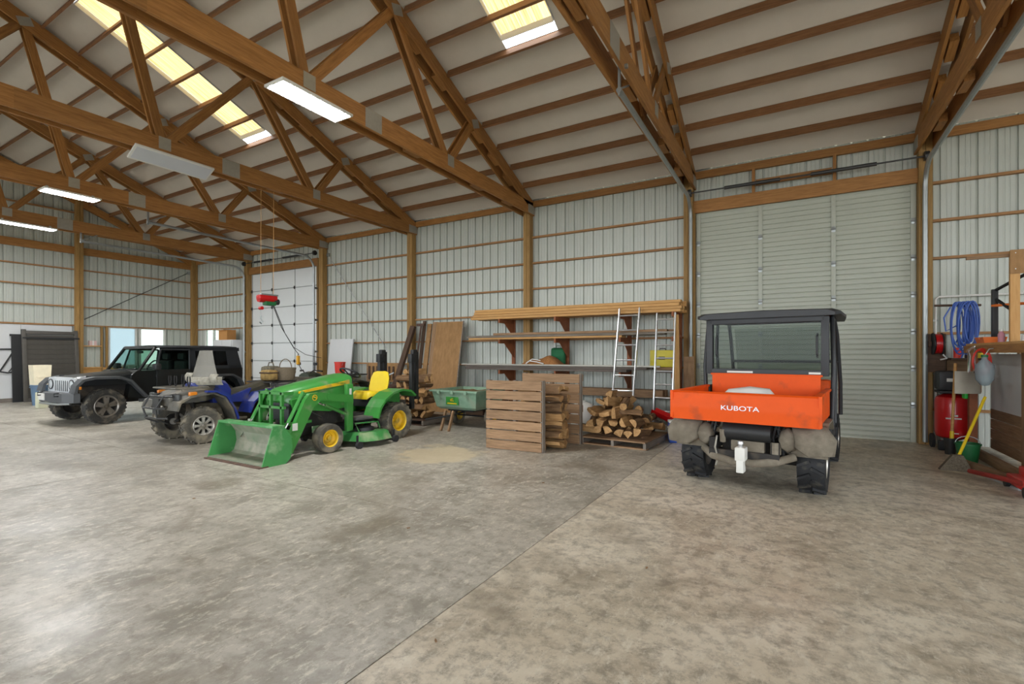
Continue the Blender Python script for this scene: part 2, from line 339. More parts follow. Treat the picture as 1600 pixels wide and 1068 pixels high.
# ================================================================== ROOF
ceil = struct('ceiling', label='white quilted roof insulation between wooden purlins')
zr = lambda y: EZ+PITCH*(W-y)
PY = [10.28-.5575*i for i in range(17)]
SKY = [(-11.42, -10.5), (-4.14, -3.2)]; SKYR = (6.78, 3.66)
BX = [XR, 5.5, 1.84, -1.82, -5.48, -9.14, -12.8, -16.8, XE]
def insul(x0, x1, y0, y1):
    nx = max(3, int((x1-x0)*2.2))
    ph = random.random()*9
    def fn(u, v):
        x = x0+(x1-x0)*u; y = y0+(y1-y0)*v
        e = min(u, 1-u)*(x1-x0); bul = math.sin(math.pi*v)**.8*min(1, e/.35)
        wv = noise.noise(Vector((x*1.3+ph, y*2.1, 0)))*.02
        return (x, y, zr(y)+.075+bul*(.085+wv*1.6))
    B().grid(fn, nx, 4).build('insulation_panel', 'insulation', ceil, 60)
for k in range(len(BX)-1):
    x1, x0 = BX[k]-.0, BX[k+1]+.0
    if k == 7: x0 -= .15
    insul(x0, x1, W+.12, PY[0])
    for i in range(len(PY)):
        y0 = PY[i]; y1 = PY[i+1] if i < len(PY)-1 else RY
        sk = [s for s in SKY if x0 < s[0] < x1] if SKYR[1]-.01 < (y0+y1)/2 < SKYR[0]+.01 else []
        if sk: insul(x0, sk[0][0], y0, y1); insul(sk[0][1], x1, y0, y1)
        else: insul(x0, x1, y0, y1)
        if k < 8 and i: 
            board('purlin', (x0+.12, y0, zr(y0)), (x1-.12, y0, zr(y0)), .14, .04, 'purlin_wood', ceil, (0, PITCH, 1))
# far slope behind the ridge: plain
B().add([(XE, RY, RZ+.08), (XR, RY, RZ+.08), (XR, YF, EZ+.1), (XE, YF, EZ+.1), (XE, RY, RZ+.14), (XR, RY, RZ+.14), (XR, YF, EZ+.16), (XE, YF, EZ+.16)],
        [(0, 1, 2, 3), (7, 6, 5, 4), (0, 3, 7, 4), (1, 5, 6, 2), (0, 4, 5, 1), (3, 2, 6, 7)]).build('insulation_sheet', 'insulation', ceil)
m = bpy.data.materials.new('skylight_sheet'); m.use_nodes = True; N = m.node_tree.nodes; L = m.node_tree.links; N.remove(N['Principled BSDF'])
t = N.new('ShaderNodeBsdfTranslucent'); tc = N.new('ShaderNodeTexCoord'); mp = N.new('ShaderNodeMapping'); mp.inputs['Scale'].default_value = (30, .6, .6); L.new(tc.outputs['Object'], mp.inputs[0]); nz = N.new('ShaderNodeTexNoise'); nz.inputs['Scale'].default_value = 1.6; nz.inputs['Detail'].default_value = 3; L.new(mp.outputs[0], nz.inputs['Vector']); rp = N.new('ShaderNodeMapRange'); rp.inputs[1].default_value = .35; rp.inputs[2].default_value = .65; L.new(nz.outputs['Fac'], rp.inputs[0]); cm = N.new('ShaderNodeMix'); cm.data_type = 'RGBA'; cm.inputs[6].default_value = (*lin('846A40'), 1); cm.inputs[7].default_value = (*lin('AA9468'), 1); L.new(rp.outputs[0], cm.inputs[0]); L.new(cm.outputs[2], t.inputs[0]); df = N.new('ShaderNodeBsdfDiffuse'); df.inputs[0].default_value = (*lin('E8D8A8'), 1)
mx = N.new('ShaderNodeMixShader'); mx.inputs[0].default_value = .25; L.new(t.outputs[0], mx.inputs[1]); L.new(df.outputs[0], mx.inputs[2]); L.new(mx.outputs[0], N['Material Output'].inputs[0]); MATS['skylight_sheet'] = m
for j, (a, b) in enumerate(SKY):
    def fn(u, v):
        x = a+(b-a)*u; y = SKYR[0]+.05+(SKYR[1]-.05-SKYR[0]-.05)*v; q = (u*4) % 1
        d = .0 if q < .2 or q > .8 else .02
        return (x, y, zr(y)+.14+d+.006*(round(u*40) % 2))
    sk = B().grid(fn, 40, 2).build('window_%d' % (4+j), 'skylight_sheet', None, 0)
    struct('', sk, 'ribbed yellowish translucent skylight sheet %s' % ('high over the dark car' if j == 0 else 'between the stacked lumber truss bays'))
    for s in (a-.01, b+.01): board('skylight_trim', (s, SKYR[0], zr(SKYR[0])+.1), (s, SKYR[1], zr(SKYR[1])+.1), .1, .015, 'white_board', sk)
    for y in SKYR: board('skylight_trim', (a, y, zr(y)+.1), (b, y, zr(y)+.1), .1, .015, 'white_board', sk)
# ================================================================== POSTS AND TRUSSES
pl = ['wooden wall post beyond the compressor', 'wooden post between the ribbed overhead door and the air compressor', 'wooden post between the ladders and the ribbed overhead door', 'wooden post rising behind the lumber rack', 'wooden post behind the leaning plywood sheets', 'wooden post beside the smooth white overhead door and red bucket', 'wooden post behind the pale cabinet next to the smooth white door']
for x, lab in zip(POST_X, pl):
    if x in (5.5,): continue
    t = thing('support_post', lab, 'post', (x, W-.11, 0), 0, 'posts of the long wall'); t['kind'] = 'structure'
    for s in (-.045, .045): board('post_ply', (s, 0, 0), (s, 0, EZ-.02), .085, .17, 'post_wood', t, (1, 0, 0), .004)
for y, lab in zip(EP, ['wooden corner post by the narrow window', 'wooden end wall post beside the dark louvred panel', 'wooden end wall post']):
    if y < 4: continue
    t = thing('support_post', lab, 'post', (XE+.12, y, 0), 0, 'posts of the gable end wall'); t['kind'] = 'structure'
    for s in (-.05, .05): board('post_ply', (0, s, 0), (0, s, gable(y)-.1), .09, .17, 'post_wood', t, (0, 1, 0), .004)
# truss: two plies, local origin at the heel on the long wall (y=W), z=0 at the floor
def make_truss():
    t = thing('roof_truss', '', 'truss', (0, W, 0), 0, 'double wooden roof trusses')
    half = W-RY; full = 2*half; CZ = zr(W)-.03
    top = lambda d: CZ-.12+PITCH*min(d, full-d)            # centre line of the top chord at distance d from the wall
    bz = 4.89
    nb = [3.286, 6.246, half]; nt = [2.50, 4.656, 6.976]
    for s in (-1, 1):
        x = s*.105
        for a, b in ((.0, half), (half, full)): board('top_chord', (x, -a, top(a)), (x, -b, top(b)), .24, .04, 'truss_wood', t, (0, 0, 1))
        for a, b in ((.02, half-1.1), (half-1.1, full-.02)): board('bottom_chord', (x, -a, bz), (x, -b, bz), .29, .04, 'truss_wood', t)
        for u, v in ((nb[0], nt[0]), (nb[0], nt[1]), (nb[1], nt[1]), (nb[1], nt[2]), (nb[2], nt[2]), (nb[2], half)):
            for mir in (0, 1):
                if mir and u == half and v == half: continue
                a = full-u if mir else u; b = full-v if mir else v
                xx = x-s*.042
                board('web', (xx, -a, bz+.02), (xx, -b, top(b)+.02), .13, .038, 'truss_wood', t, (0, 1, 0) if abs(a-b) < 1e-3 else (0, 0, 1))
        ox = x+s*.023
        for d in nb[:2]: board('gusset_plate', (ox, -d-.09, bz+.05), (ox, -d+.09, bz+.05), .2, .004, 'plate_steel', t)
        for d in nt: board('gusset_plate', (ox, -d-.10, top(d-.1)-.02), (ox, -d+.10, top(d+.1)-.02), .16, .004, 'plate_steel', t)
        board('splice_plate', (ox, -5.15-.16, bz), (ox, -5.15+.16, bz), .28, .005, 'plate_steel', t)
        board('heel_plate', (ox, -.02, bz-.02), (ox, -.34, bz-.02), .2, .005, 'plate_steel', t)
    for d in (.9, 1.5, 2.1, 3.3, 4.0, 5.2, 5.8, 6.5, 7.4):
        board('top_blocking', (0, -d, top(d)), (0, -d-.3, top(d+.3)), .14, .10, 'truss_wood', t)
        if d in (.9, 2.1, 4.0, 5.8): board('bottom_blocking', (0, -d, bz-.06), (0, -d-.35, bz-.06), .12, .10, 'truss_wood', t)
    return t
tr0 = make_truss()
tl = ['double wooden roof truss beyond the compressor bench', 'double wooden roof truss meeting the wall between the ribbed door and compressor', 'double wooden roof truss landing between the ladders and the ribbed door', 'double wooden roof truss carrying the bright light panel over the lumber rack', 'double wooden roof truss over the red tractor bay carrying the unlit light panel', 'double wooden roof truss carrying a lit panel, landing beside the smooth white door', 'double wooden roof truss nearest the gable end wall']
tl[4] = 'double wooden roof truss carrying the unlit panel, landing behind the leaning plywood'
for i, (x, lab) in enumerate(zip(POST_X, tl)):
    if i == 0: continue
    o = tr0 if i == 1 else copy_tree(tr0)
    o.location.x = x; o['label'] = lab
# end rafter along the gable wall
t = thing('end_rafter', 'pair of sloping rafters against the gable end wall', 'rafter', (XE+.1, W, 0)); t['kind'] = 'structure'
board('rafter', (0, 0, zr(W)-.12), (0, -(W-RY), zr(RY)-.12), .24, .05, 'truss_wood', t)
board('rafter', (0, -(W-RY), zr(RY)-.12), (0, -2*(W-RY), zr(W)-.12), .24, .05, 'truss_wood', t)
# ================================================================== CEILING LIGHTS
mat('led_on', 'FFFFFF', .4, emit=85, var=0); mat('led_off', 'C8CCD2', .35, var=.03)
def led(x, y0, y1, z, on, lab, dx=.22, tilt=0):
    t = thing('light_panel', lab, 'light', (x, (y0+y1)/2, z), 0, 'flat panels under the roof trusses'); t.rotation_euler = (0, tilt, 0)
    h = (y1-y0)/2
    B().box(-dx, dx, -h, h, 0, .035, .006).build('housing', 'white_paint', t)
    B().box(-dx+.03, dx-.03, -h+.03, h-.03, -.004, .002).build('diffuser', 'led_on' if on else 'led_off', t)
    for s in (-1, 1): B().box(-.01, .01, s*h*.8-.02, s*h*.8+.02, .03, .1).build('bracket', 'galvanised', t)
led(-5.34, 3.55, 4.6, 4.67, True, 'glowing white light panel under the truss over the lumber rack', .18)
led(-9.04, 3.6, 4.8, 4.66, False, 'unlit grey light panel under a roof truss', .16, R(-28))
led(-12.66, 3.55, 4.45, 4.66, True, 'glowing white light panel on the truss that holds the hoist cables', .18)
led(-16.62, 3.85, 4.95, 4.66, True, 'glowing light panel on the truss nearest the gable wall', .16)
# ================================================================== OVERHEAD DOORS
def overhead(n, x0, x1, zt, ribbed, lab):
    d = struct('door_%d' % n, label=lab); rows = 7; h = zt/rows; y = W-.01
    B().box(x0-.05, x1+.05, y+.045, y+.06, 0, zt+.1).build('door_backing', 'door_white', d)
    for r in range(rows):
        z0 = r*h; z1 = (r+1)*h
        if ribbed:
            pr = [(y+.04, z0), (y, z0), (y, z0+.03)]; k = 6; g = (h-.07)/k
            for q in range(k):
                a = z0+.035+q*g; pr += [(y+.022, a+.004), (y+.022, a+g*.16), (y+.002, a+g*.28), (y+.002, a+g-.006)]
            pr += [(y-.012, z1-.02), (y-.012, z1), (y+.04, z1)]
            s = B().prism(pr, 'x', x0, x1).build('door_section', 'door_white', d, 0)
        else:
            s = B().box(x0, x1, y, y+.04, z0, z1, .006).build('door_section', 'door_panel_white', d)
            B().box(x0, x1, y-.006, y+.01, z1-.012, z1+.012, .003).build('joint_strip', 'galvanised', s)
        for c in range(4):
            x = x0+(x1-x0)*c/3; x = min(max(x, x0+.05), x1-.05); w = .035 if ribbed else .012
            B().box(x-w, x+w, y-.022 if ribbed else y-.008, y+.01, z0, z1, .002).build('stile', 'galvanised' if not ribbed else 'door_white', s)
            if r < rows-1:
                B().box(x-.03, x+.03, y-.034, y-.02, z1-.05, z1+.05, .003).cyl((x-.04, y-.04, z1), (x+.04, y-.04, z1), .012, 8).build('hinge', 'galvanised' if ribbed else 'dark_steel', s)
    # tracks: up, round the bend and back under the trusses
    for sx in (x0-.06, x1+.06):
        pts = [(sx, y-.25, .05), (sx, y-.25, zt-.15)]+[(sx, y-.25-.38*(1-math.cos(a)), zt-.15+.38*math.sin(a)) for a in [R(q) for q in (15, 30, 45, 60, 75, 90)]]+[(sx, 5.5, zt+.26)]
        b = B().tube(pts, .034, 8); b.build('track', 'galvanised', d)
        b = B()
        for q in range(4): b.box(sx-.012, sx+.012, y-.24, y+.02, .5+q, .56+q)
        b.build('track_bracket', 'galvanised', d)
        B().box(sx-.012, sx+.012, 5.5, 5.54, zt+.2, zt+.5).box(sx-.012, sx+.10, 5.5, 5.54, zt+.5, zt+.54).add(*hang(sx, zt)).build('track_hanger', 'galvanised', d)
    zz = zt+.36
    B().cyl((x0-.12, y-.24, zz), (x1+.12, y-.24, zz), .014, 8).build('torsion_shaft', 'dark_steel', d)
    for a, b_ in ((x0+.55, x0+1.5), (x1-1.5, x1-.55)): B().lathe([(.03+.006*(i % 2), i*.011) for i in range(int((b_-a)/.011))], 10, Matrix.Translation((a, y-.24, zz)) @ Matrix.Rotation(R(90), 4, 'Y')).build('torsion_spring', 'dark_steel', d, 60)
    for sx in (x0-.08, x1+.08): B().cyl((sx-.03, y-.24, zz), (sx+.03, y-.24, zz), .075, 14).build('cable_drum', 'dark_steel', d)
def hang(sx, zt): 
    b = B(); b.tube([(sx, 5.52, zt+.28), (sx, 5.9, zt+.5)], .012, 6); return b.v, b.f
overhead(1, *D1, True, 'tall ribbed white overhead door behind the orange utility vehicle')
overhead(2, *D2, False, 'smooth white overhead door in three columns of panels')
# ================================================================== WHEELS
mat('tyre_rubber', '3A3935', .85, col2='2A2A29', scale=18, dirt='6E675A', dirtamt=.35, dscale=7)
mat('tyre_dusty', '5A564C', .9, col2='403E39', scale=18, dirt='7D7564', dirtamt=.5, dscale=7)
mat('tyre_black', '1F2124', .7, col2='16171A', scale=18, dirt='4A463E', dirtamt=.15, dscale=7)
mat('alloy_grey', '8E8A84', .4, .7, dirt='6B6357', dirtamt=.3)
mat('alloy_cast', 'C9C6BE', .35, .6, dirt='8C8476', dirtamt=.3)
mat('tractor_yellow', 'E8BE22', .45, dirt='9C8A4E', dirtamt=.3)
mat('dark_under', '2E2C2A', .8, .1, dirt='5A5145', dirtamt=.3)
RX = Matrix.Rotation(R(90), 4, 'X')
_tc = {}
def wheel(parent, pos, r, w, rim_r, tyre_m, rim_m, style, lugs=0, lug_h=.012, out=1, turn=0):
    """tyre part with its rim as sub-part; axle along local y, outer face towards out*y"""
    key = (r, w, rim_r, tyre_m, style, lugs)
    if key not in _tc:
        h = w/2; b = B()
        prof = [(rim_r, -h*.80), (rim_r+(r-rim_r)*.45, -h), (r*.955, -h*.94), (r, -h*.70), (r+.002, 0), (r, h*.70), (r*.955, h*.94), (rim_r+(r-rim_r)*.45, h), (rim_r, h*.80), (rim_r*.96, h*.5), (rim_r*.96, -h*.5)]
        b.lathe(prof, 32, RX, closed=True)
        for i in range(lugs):
            a = 2*math.pi*i/lugs
            for s in (-1, 1):
                M = Matrix.Rotation(a+(math.pi/lugs if s > 0 else 0), 4, 'Y') @ Matrix.Translation((0, s*h*.46, r-.003)) @ Matrix.Rotation(s*R(28), 4, 'Z')
                b.box(-r*.045, r*.045, -h*.47, h*.47, -.01, lug_h, 0, M)
        me_t = b.mesh('tyre', tyre_m, 50); b = B(); R_ = rim_r
        if style == 'dish':
            b.lathe([(R_, -h*.8), (R_*1.03, -h*.82), (R_*1.03, h*.82), (R_, h*.84), (R_*.9, h*.72), (R_*.86, h*.2), (R_*.62, -h*.05), (R_*.5, h*.15), (R_*.28, h*.15), (R_*.26, h*.5), (R_*.02, h*.5), (R_*.02, -h*.1), (R_*.8, -h*.3)], 28, RX, closed=True)
            for i in range(5): a = 2*math.pi*i/5; b.cyl((R_*.4*math.cos(a), -h*.12, R_*.4*math.sin(a)), (R_*.4*math.cos(a), -h*.27, R_*.4*math.sin(a)), R_*.05, 6)
        else:
            n = 5 if style == 'five' else 8
            b.lathe([(R_, -h*.8), (R_*1.03, -h*.82), (R_*1.03, h*.82), (R_*.98, h*.9), (R_*.88, h*.72), (R_*.86, -h*.3)], 30, RX, closed=True)
            b.lathe([(.001, -h*.5), (R_*.34, -h*.5), (R_*.36, h*.45), (R_*.3, h*.6), (R_*.14, h*.62), (R_*.13, h*.72), (.001, h*.72)], 20, RX)
            for i in range(n):
                M = Matrix.Rotation(2*math.pi*i/n, 4, 'Y')
                if style == 'five': b.prism([(-R_*.17, R_*.2), (R_*.17, R_*.2), (R_*.26, R_*.9), (R_*.06, R_*.9), (0, R_*.72), (-R_*.06, R_*.9), (-R_*.26, R_*.9)], 'y', -h*.7, -h*.32, M)
                else: b.prism([(-R_*.15, R_*.2), (R_*.15, R_*.2), (R_*.11, R_*.6), (R_*.2, R_*.92), (-R_*.2, R_*.92), (-R_*.11, R_*.6)], 'y', -h*.68, -h*.3, M)
            bb = B().lathe([(.001, h*.12), (R_*.92, h*.12), (R_*.92, h*.02), (.001, h*.02)], 20, RX).mesh('brake_backing', 'dark_under')
        # spokes were drawn at -y; the rim is turned so that they look outwards (see below)
        me_r = b.mesh('rim', rim_m, 40); _tc[key] = (me_t, me_r, None if style == 'dish' else bb)
    mt, mr, mb = _tc[key]; t = link('tyre', mt, parent, pos, (0, 0, turn))
    rm = link('rim', mr, t); rm.rotation_euler = (0, 0, math.pi if out > 0 else 0)
    if mb: link('brake_backing', mb, t).rotation_euler = rm.rotation_euler
    return t
# ================================================================== DARK FOUR BY FOUR
mat('car_black', '15191A', .28, var=.1, coat=.15, spec=.5); mat('car_trim', '4C4F52', .5, var=.15); mat('top_black', '22262A', .6, var=.15)
mat('grille_silver', 'DDE1E4', .3, .2); mat('lamp_glass', 'D8DEE2', .1, .2, coat=.6); mat('amber', 'D8801C', .3, coat=.4)
glassmat('car_glass', 'A9C4B8', .12, .03); glassmat('dark_glass', '2E3A3C', .35, .04, '0C1012')
def arch(b, cx, pts, th, y0, y1):
    """strip following the (x,z) polyline pts, th thick inwards"""
    P = [Vector((x, z)) for x, z in pts]; inn = []
    for i in range(len(P)):
        t = (P[min(i+1, len(P)-1)]-P[max(i-1, 0)]).normalized(); n = Vector((t.y, -t.x)); inn.append(P[i]+n*th)
    poly = [(p.x+cx, p.y) for p in P]+[(p.x+cx, p.y) for p in reversed(inn)]
    n = len(P)
    for i in range(n-1): b.prism([poly[i], poly[i+1], poly[2*n-2-i], poly[2*n-1-i]], 'y', y0, y1)
car = thing('car', 'black two-door off-road car with silver slotted grille and spare wheel', 'car', (-13.25, 4.47, 0), R(-87.5))
b = B(); a = [(-.42, .50), (-1.93, .50)]+[(-2.42-.47*math.cos(q), .38+.47*math.sin(q)) for q in [R(x) for x in (165, 140, 115, 90, 65, 40, 15)]][::1]
a = [(-.42, .50), (-1.95, .50), (-2.02, .68), (-2.2, .83), (-2.42, .86), (-2.64, .83), (-2.82, .68), (-2.88, .52), (-3.02, .56), (-3.03, 1.09), (-.6, 1.09), (-.5, 1.0)]
for y0, y1 in ((.42, .74), (-.74, -.42)): b.prism(a, 'y', y0, y1)
b.box(-3.02, -.45, -.43, .43, .5, .72).box(-3.03, -2.95, -.5, .5, .56, 1.09).box(-.62, -.5, -.5, .5, .5, 1.07)
b.build('body_tub', 'car_black', car)
def hoodring(x, w, z, zb): return [(x, -w, zb), (x, -w, z-.05), (x, -w+.05, z-.012), (x, -w*.5, z+.008), (x, 0, z+.015), (x, w*.5, z+.008), (x, w-.05, z-.012), (x, w, z-.05), (x, w, zb)]
b = B().loft([hoodring(.40, .60, .955, .80), hoodring(.31, .61, .985, .80), hoodring(0, .635, 1.02, .80), hoodring(-.55, .70, 1.065, .80)]); hood = b.build('hood', 'car_black', car, 40)
for s in (-1, 1): B().box(.18, .26, s*.61-.02, s*.61+.02, .93, 1.0, .008).build('hood_latch', 'black_plastic', hood)
B().box(-.55, .36, -.55, .55, .52, .82).build('engine_bay', 'dark_under', car)
# grille with seven slots
b = B(); gx = .44
b.box(gx-.04, gx, -.36, .36, .90, .975).box(gx-.04, gx, -.36, .36, .62, .68)
for i in range(8): y = -.315+.09*i; b.box(gx-.014, gx+.004, y-.014, y+.014, .66, .92, .002)
for s in (-1, 1): b.prism([(s*.33, .62), (s*.62, .62), (s*.63, .86), (s*.58, .96), (s*.33, .975)], 'x', gx-.04, gx)
gr = b.build('grille', 'grille_silver', car)
B().box(gx-.034, gx-.014, -.36, .36, .64, .95).build('grille_backing', mat('slot_black', '0A0A0A', 1, spec=.1), gr)
for s in (-1, 1):
    M = Matrix.Translation((gx, s*.475, .82)) @ Matrix.Rotation(R(90), 4, 'Y')
    h = B().lathe([(.001, -.02), (.105, -.02), (.105, .012), (.092, .014), (.09, .008), (.05, .02), (.001, .024)], 20, M).build('headlight', 'lamp_glass', car)
    B().lathe([(.092, .0), (.112, .0), (.112, .016), (.092, .016)], 20, M, closed=True).build('bezel', 'black_plastic', h)
    B().lathe([(.001, -.01), (.036, -.01), (.036, .012), (.001, .016)], 14, Matrix.Translation((gx, s*.55, .675)) @ Matrix.Rotation(R(90), 4, 'Y')).build('fog_lamp', 'lamp_glass', car)
    # front and rear wing flares
    b = B(); arch(b, 0, [(.50, .66), (.47, .80), (.38, .90), (.2, .935), (-.25, .93), (-.42, .86), (-.58, .66), (-.72, .50)], .05, min(s*.63, s*.87), max(s*.63, s*.87))
    fl = b.build('wing_flare', 'car_trim', car, 20)
    B().box(.43, .47, min(s*.78, s*.875), max(s*.78, s*.875), .74, .80, .006).build('side_marker', 'amber', fl)
    b = B(); arch(b, -2.42, [(.62, .52), (.48, .76), (.30, .90), (-.28, .90), (-.46, .80), (-.56, .60)], .05, min(s*.66, s*.87), max(s*.66, s*.87)); b.build('wing_flare', 'car_trim', car, 20)
    d = B().box(-1.70, -.98, min(s*.735, s*.762), max(s*.735, s*.762), .56, 1.10, .01).build('door', 'car_black', car)
    B().box(-1.64, -1.50, s*.772-.012, s*.772+.012, .93, .97, .006).build('door_handle', 'black_plastic', d)
    for z in (.70, .95): B().cyl((-.97, s*.77, z-.03), (-.97, s*.77, z+.03), .014, 8).build('door_hinge', 'black_plastic', d)
    b = B()
    for p, q in (((-.98, 1.09), (-1.10, 1.56)), ((-1.10, 1.56), (-1.72, 1.56)), ((-1.72, 1.56), (-1.70, 1.09))): b.cyl((p[0], s*.735-s*(p[1]-1.09)*.12, p[1]), (q[0], s*.735-s*(q[1]-1.09)*.12, q[1]), .022, 6)
    b.build('window_surround', 'top_black', d)
    b = B(); w0 = s*.733; w1 = s*.68; b.add([(-.99, w0, 1.1), (-1.70, w0, 1.1), (-1.71, w1, 1.55), (-1.10, w1, 1.55)], [(0, 1, 2, 3)]); b.build('door_glass', 'car_glass', d, 0)
    m = B().box(-.98, -.86, min(s*.80, s*.97), max(s*.80, s*.97), 1.10, 1.24, .03).box(-.95, -.91, min(s*.74, s*.82), max(s*.74, s*.82), 1.12, 1.16).build('mirror', 'black_plastic', car)
    B().cyl((-.62, s*.78, .44), (-1.95, s*.78, .44), .04, 10).build('rocker_guard', 'car_trim', car)
    B().box(-.36, -.14, s*.745-.004, s*.745+.004, .92, .95).box(-.5, -.12, s*.745-.002, s*.745+.006, .83, .85).build('wing_badge', 'chrome', car) if False else None
    # hardtop side
    b = B(); yy0, yy1 = min(s*.70, s*.735), max(s*.70, s*.735)
    M = Matrix(((1, 0, 0, 0), (0, 1, -s*.13, s*.13*1.09), (0, 0, 1, 0), (0, 0, 0, 1)))
    b.box(-1.86, -1.74, yy0, yy1, 1.09, 1.60, 0, M).box(-2.98, -1.74, yy0, yy1, 1.09, 1.17, 0, M).box(-2.98, -1.74, yy0, yy1, 1.53, 1.62, 0, M).prism([(-3.02, 1.09), (-2.66, 1.09), (-2.62, 1.60), (-2.92, 1.60)], 'y', yy0, yy1, M)
    ht = b.build('hardtop_side', 'top_black', car)
    B().box(-2.66, -1.84, s*.715-.004, s*.715+.004, 1.15, 1.55, 0, M).build('quarter_glass', 'dark_glass', ht)
    wheel(car, (0, s*.735, .365), .365, .235, .225, 'tyre_rubber', 'alloy_grey', 'five', 28, .006, s, R(4)); wheel(car, (-2.42, s*.735, .365), .365, .235, .225, 'tyre_rubber', 'alloy_grey', 'five', 28, .006, s)
rf = B().loft([[(x, -w, z-.05), (x, -w+.06, z), (x, 0, z+.012), (x, w-.06, z), (x, w, z-.05), (x, 0, z-.045)] for x, w, z in ((-.98, .66, 1.63), (-1.2, .68, 1.655), (-2.6, .68, 1.66), (-2.95, .66, 1.64))]); rf.build('roof', 'top_black', car, 40)
B().box(-3.0, -2.94, -.66, .66, 1.08, 1.20).box(-2.96, -2.92, -.64, -.56, 1.2, 1.6).box(-2.96, -2.92, .56, .64, 1.2, 1.6).build('tailgate_frame', 'top_black', car)
B().box(-2.95, -2.94, -.57, .57, 1.2, 1.6).build('rear_glass', 'dark_glass', car)
b = B()
for s in (-1, 1): b.tube([(-.64, s*.70, 1.06), (-.99, s*.665, 1.60)], .035, 6)
b.tube([(-.64, -.70, 1.07), (-.64, .70, 1.07)], .03, 6).tube([(-.99, -.665, 1.60), (-.99, .665, 1.60)], .04, 6)
ws = b.build('windscreen_frame', 'car_black', car)
B().add([(-.64, -.69, 1.08), (-.64, .69, 1.08), (-.98, .66, 1.59), (-.98, -.66, 1.59)], [(0, 1, 2, 3)]).build('windscreen', 'car_glass', ws, 0)
for y in (-.25, .2): B().tube([(-.62, y, 1.10), (-.66, y+.35, 1.13)], .008, 5).build('wiper', 'black_plastic', ws)
B().box(-1.02, -.98, -.11, .11, 1.47, 1.53, .015).build('mirror', 'black_plastic', ws)
for y in (-.34, .34):
    st = B().box(-1.75, -1.25, y-.22, y+.22, .72, .86, .04).build('seat', 'black_plastic', car)
    B().box(-1.80, -1.66, y-.22, y+.22, .84, 1.30, .05, ).build('backrest', 'black_plastic', st); B().box(-1.79, -1.69, y-.12, y+.12, 1.32, 1.48, .03).build('headrest', 'black_plastic', st)
B().lathe([(.17, -.012), (.19, -.012), (.19, .012), (.17, .012)], 20, Matrix.Translation((-1.08, .34, 1.14)) @ Matrix.Rotation(R(65), 4, 'Y'), closed=True).box(-1.1, -1.06, .18, .5, 1.12, 1.15).build('steering_wheel', 'black_plastic', car)
B().box(-.95, -.66, -.64, .64, .85, 1.07, .04).build('dashboard', 'black_plastic', car)
bp = B().prism([(.42, -.78), (.42, .78), (.52, .76), (.62, .52), (.64, 0), (.62, -.52), (.52, -.76)], 'z', .47, .66).build('front_bumper', 'car_trim', car, 20)
for s in (-1, 1): B().tube([(.61, s*.38, .60), (.69, s*.38, .60), (.69, s*.38, .66), (.61, s*.38, .66)], .013, 6).build('tow_hook', 'black_steel', bp)
B().tube([(.52, -.62, .45), (.64, -.4, .44), (.64, .4, .44), (.52, .62, .45)], .025, 8).build('guard_tube', 'galvanised', bp)
B().box(.63, .645, -.50, -.22, .50, .64).build('number_plate', 'white_paint', bp)
B().cyl((0, -.62, .36), (0, .62, .36), .05, 8).cyl((-2.42, -.62, .36), (-2.42, .62, .36), .05, 8).box(-2.9, .5, -.4, -.32, .4, .5).box(-2.9, .5, .32, .4, .4, .5).box(-1.6, -.4, -.3, .3, .38, .5).build('underbody', 'dark_under', car)
t = wheel(car, (-3.17, 0, .95), .365, .235, .225, 'tyre_rubber', 'alloy_grey', 'five', 28); t.rotation_euler = (0, 0, R(-90))
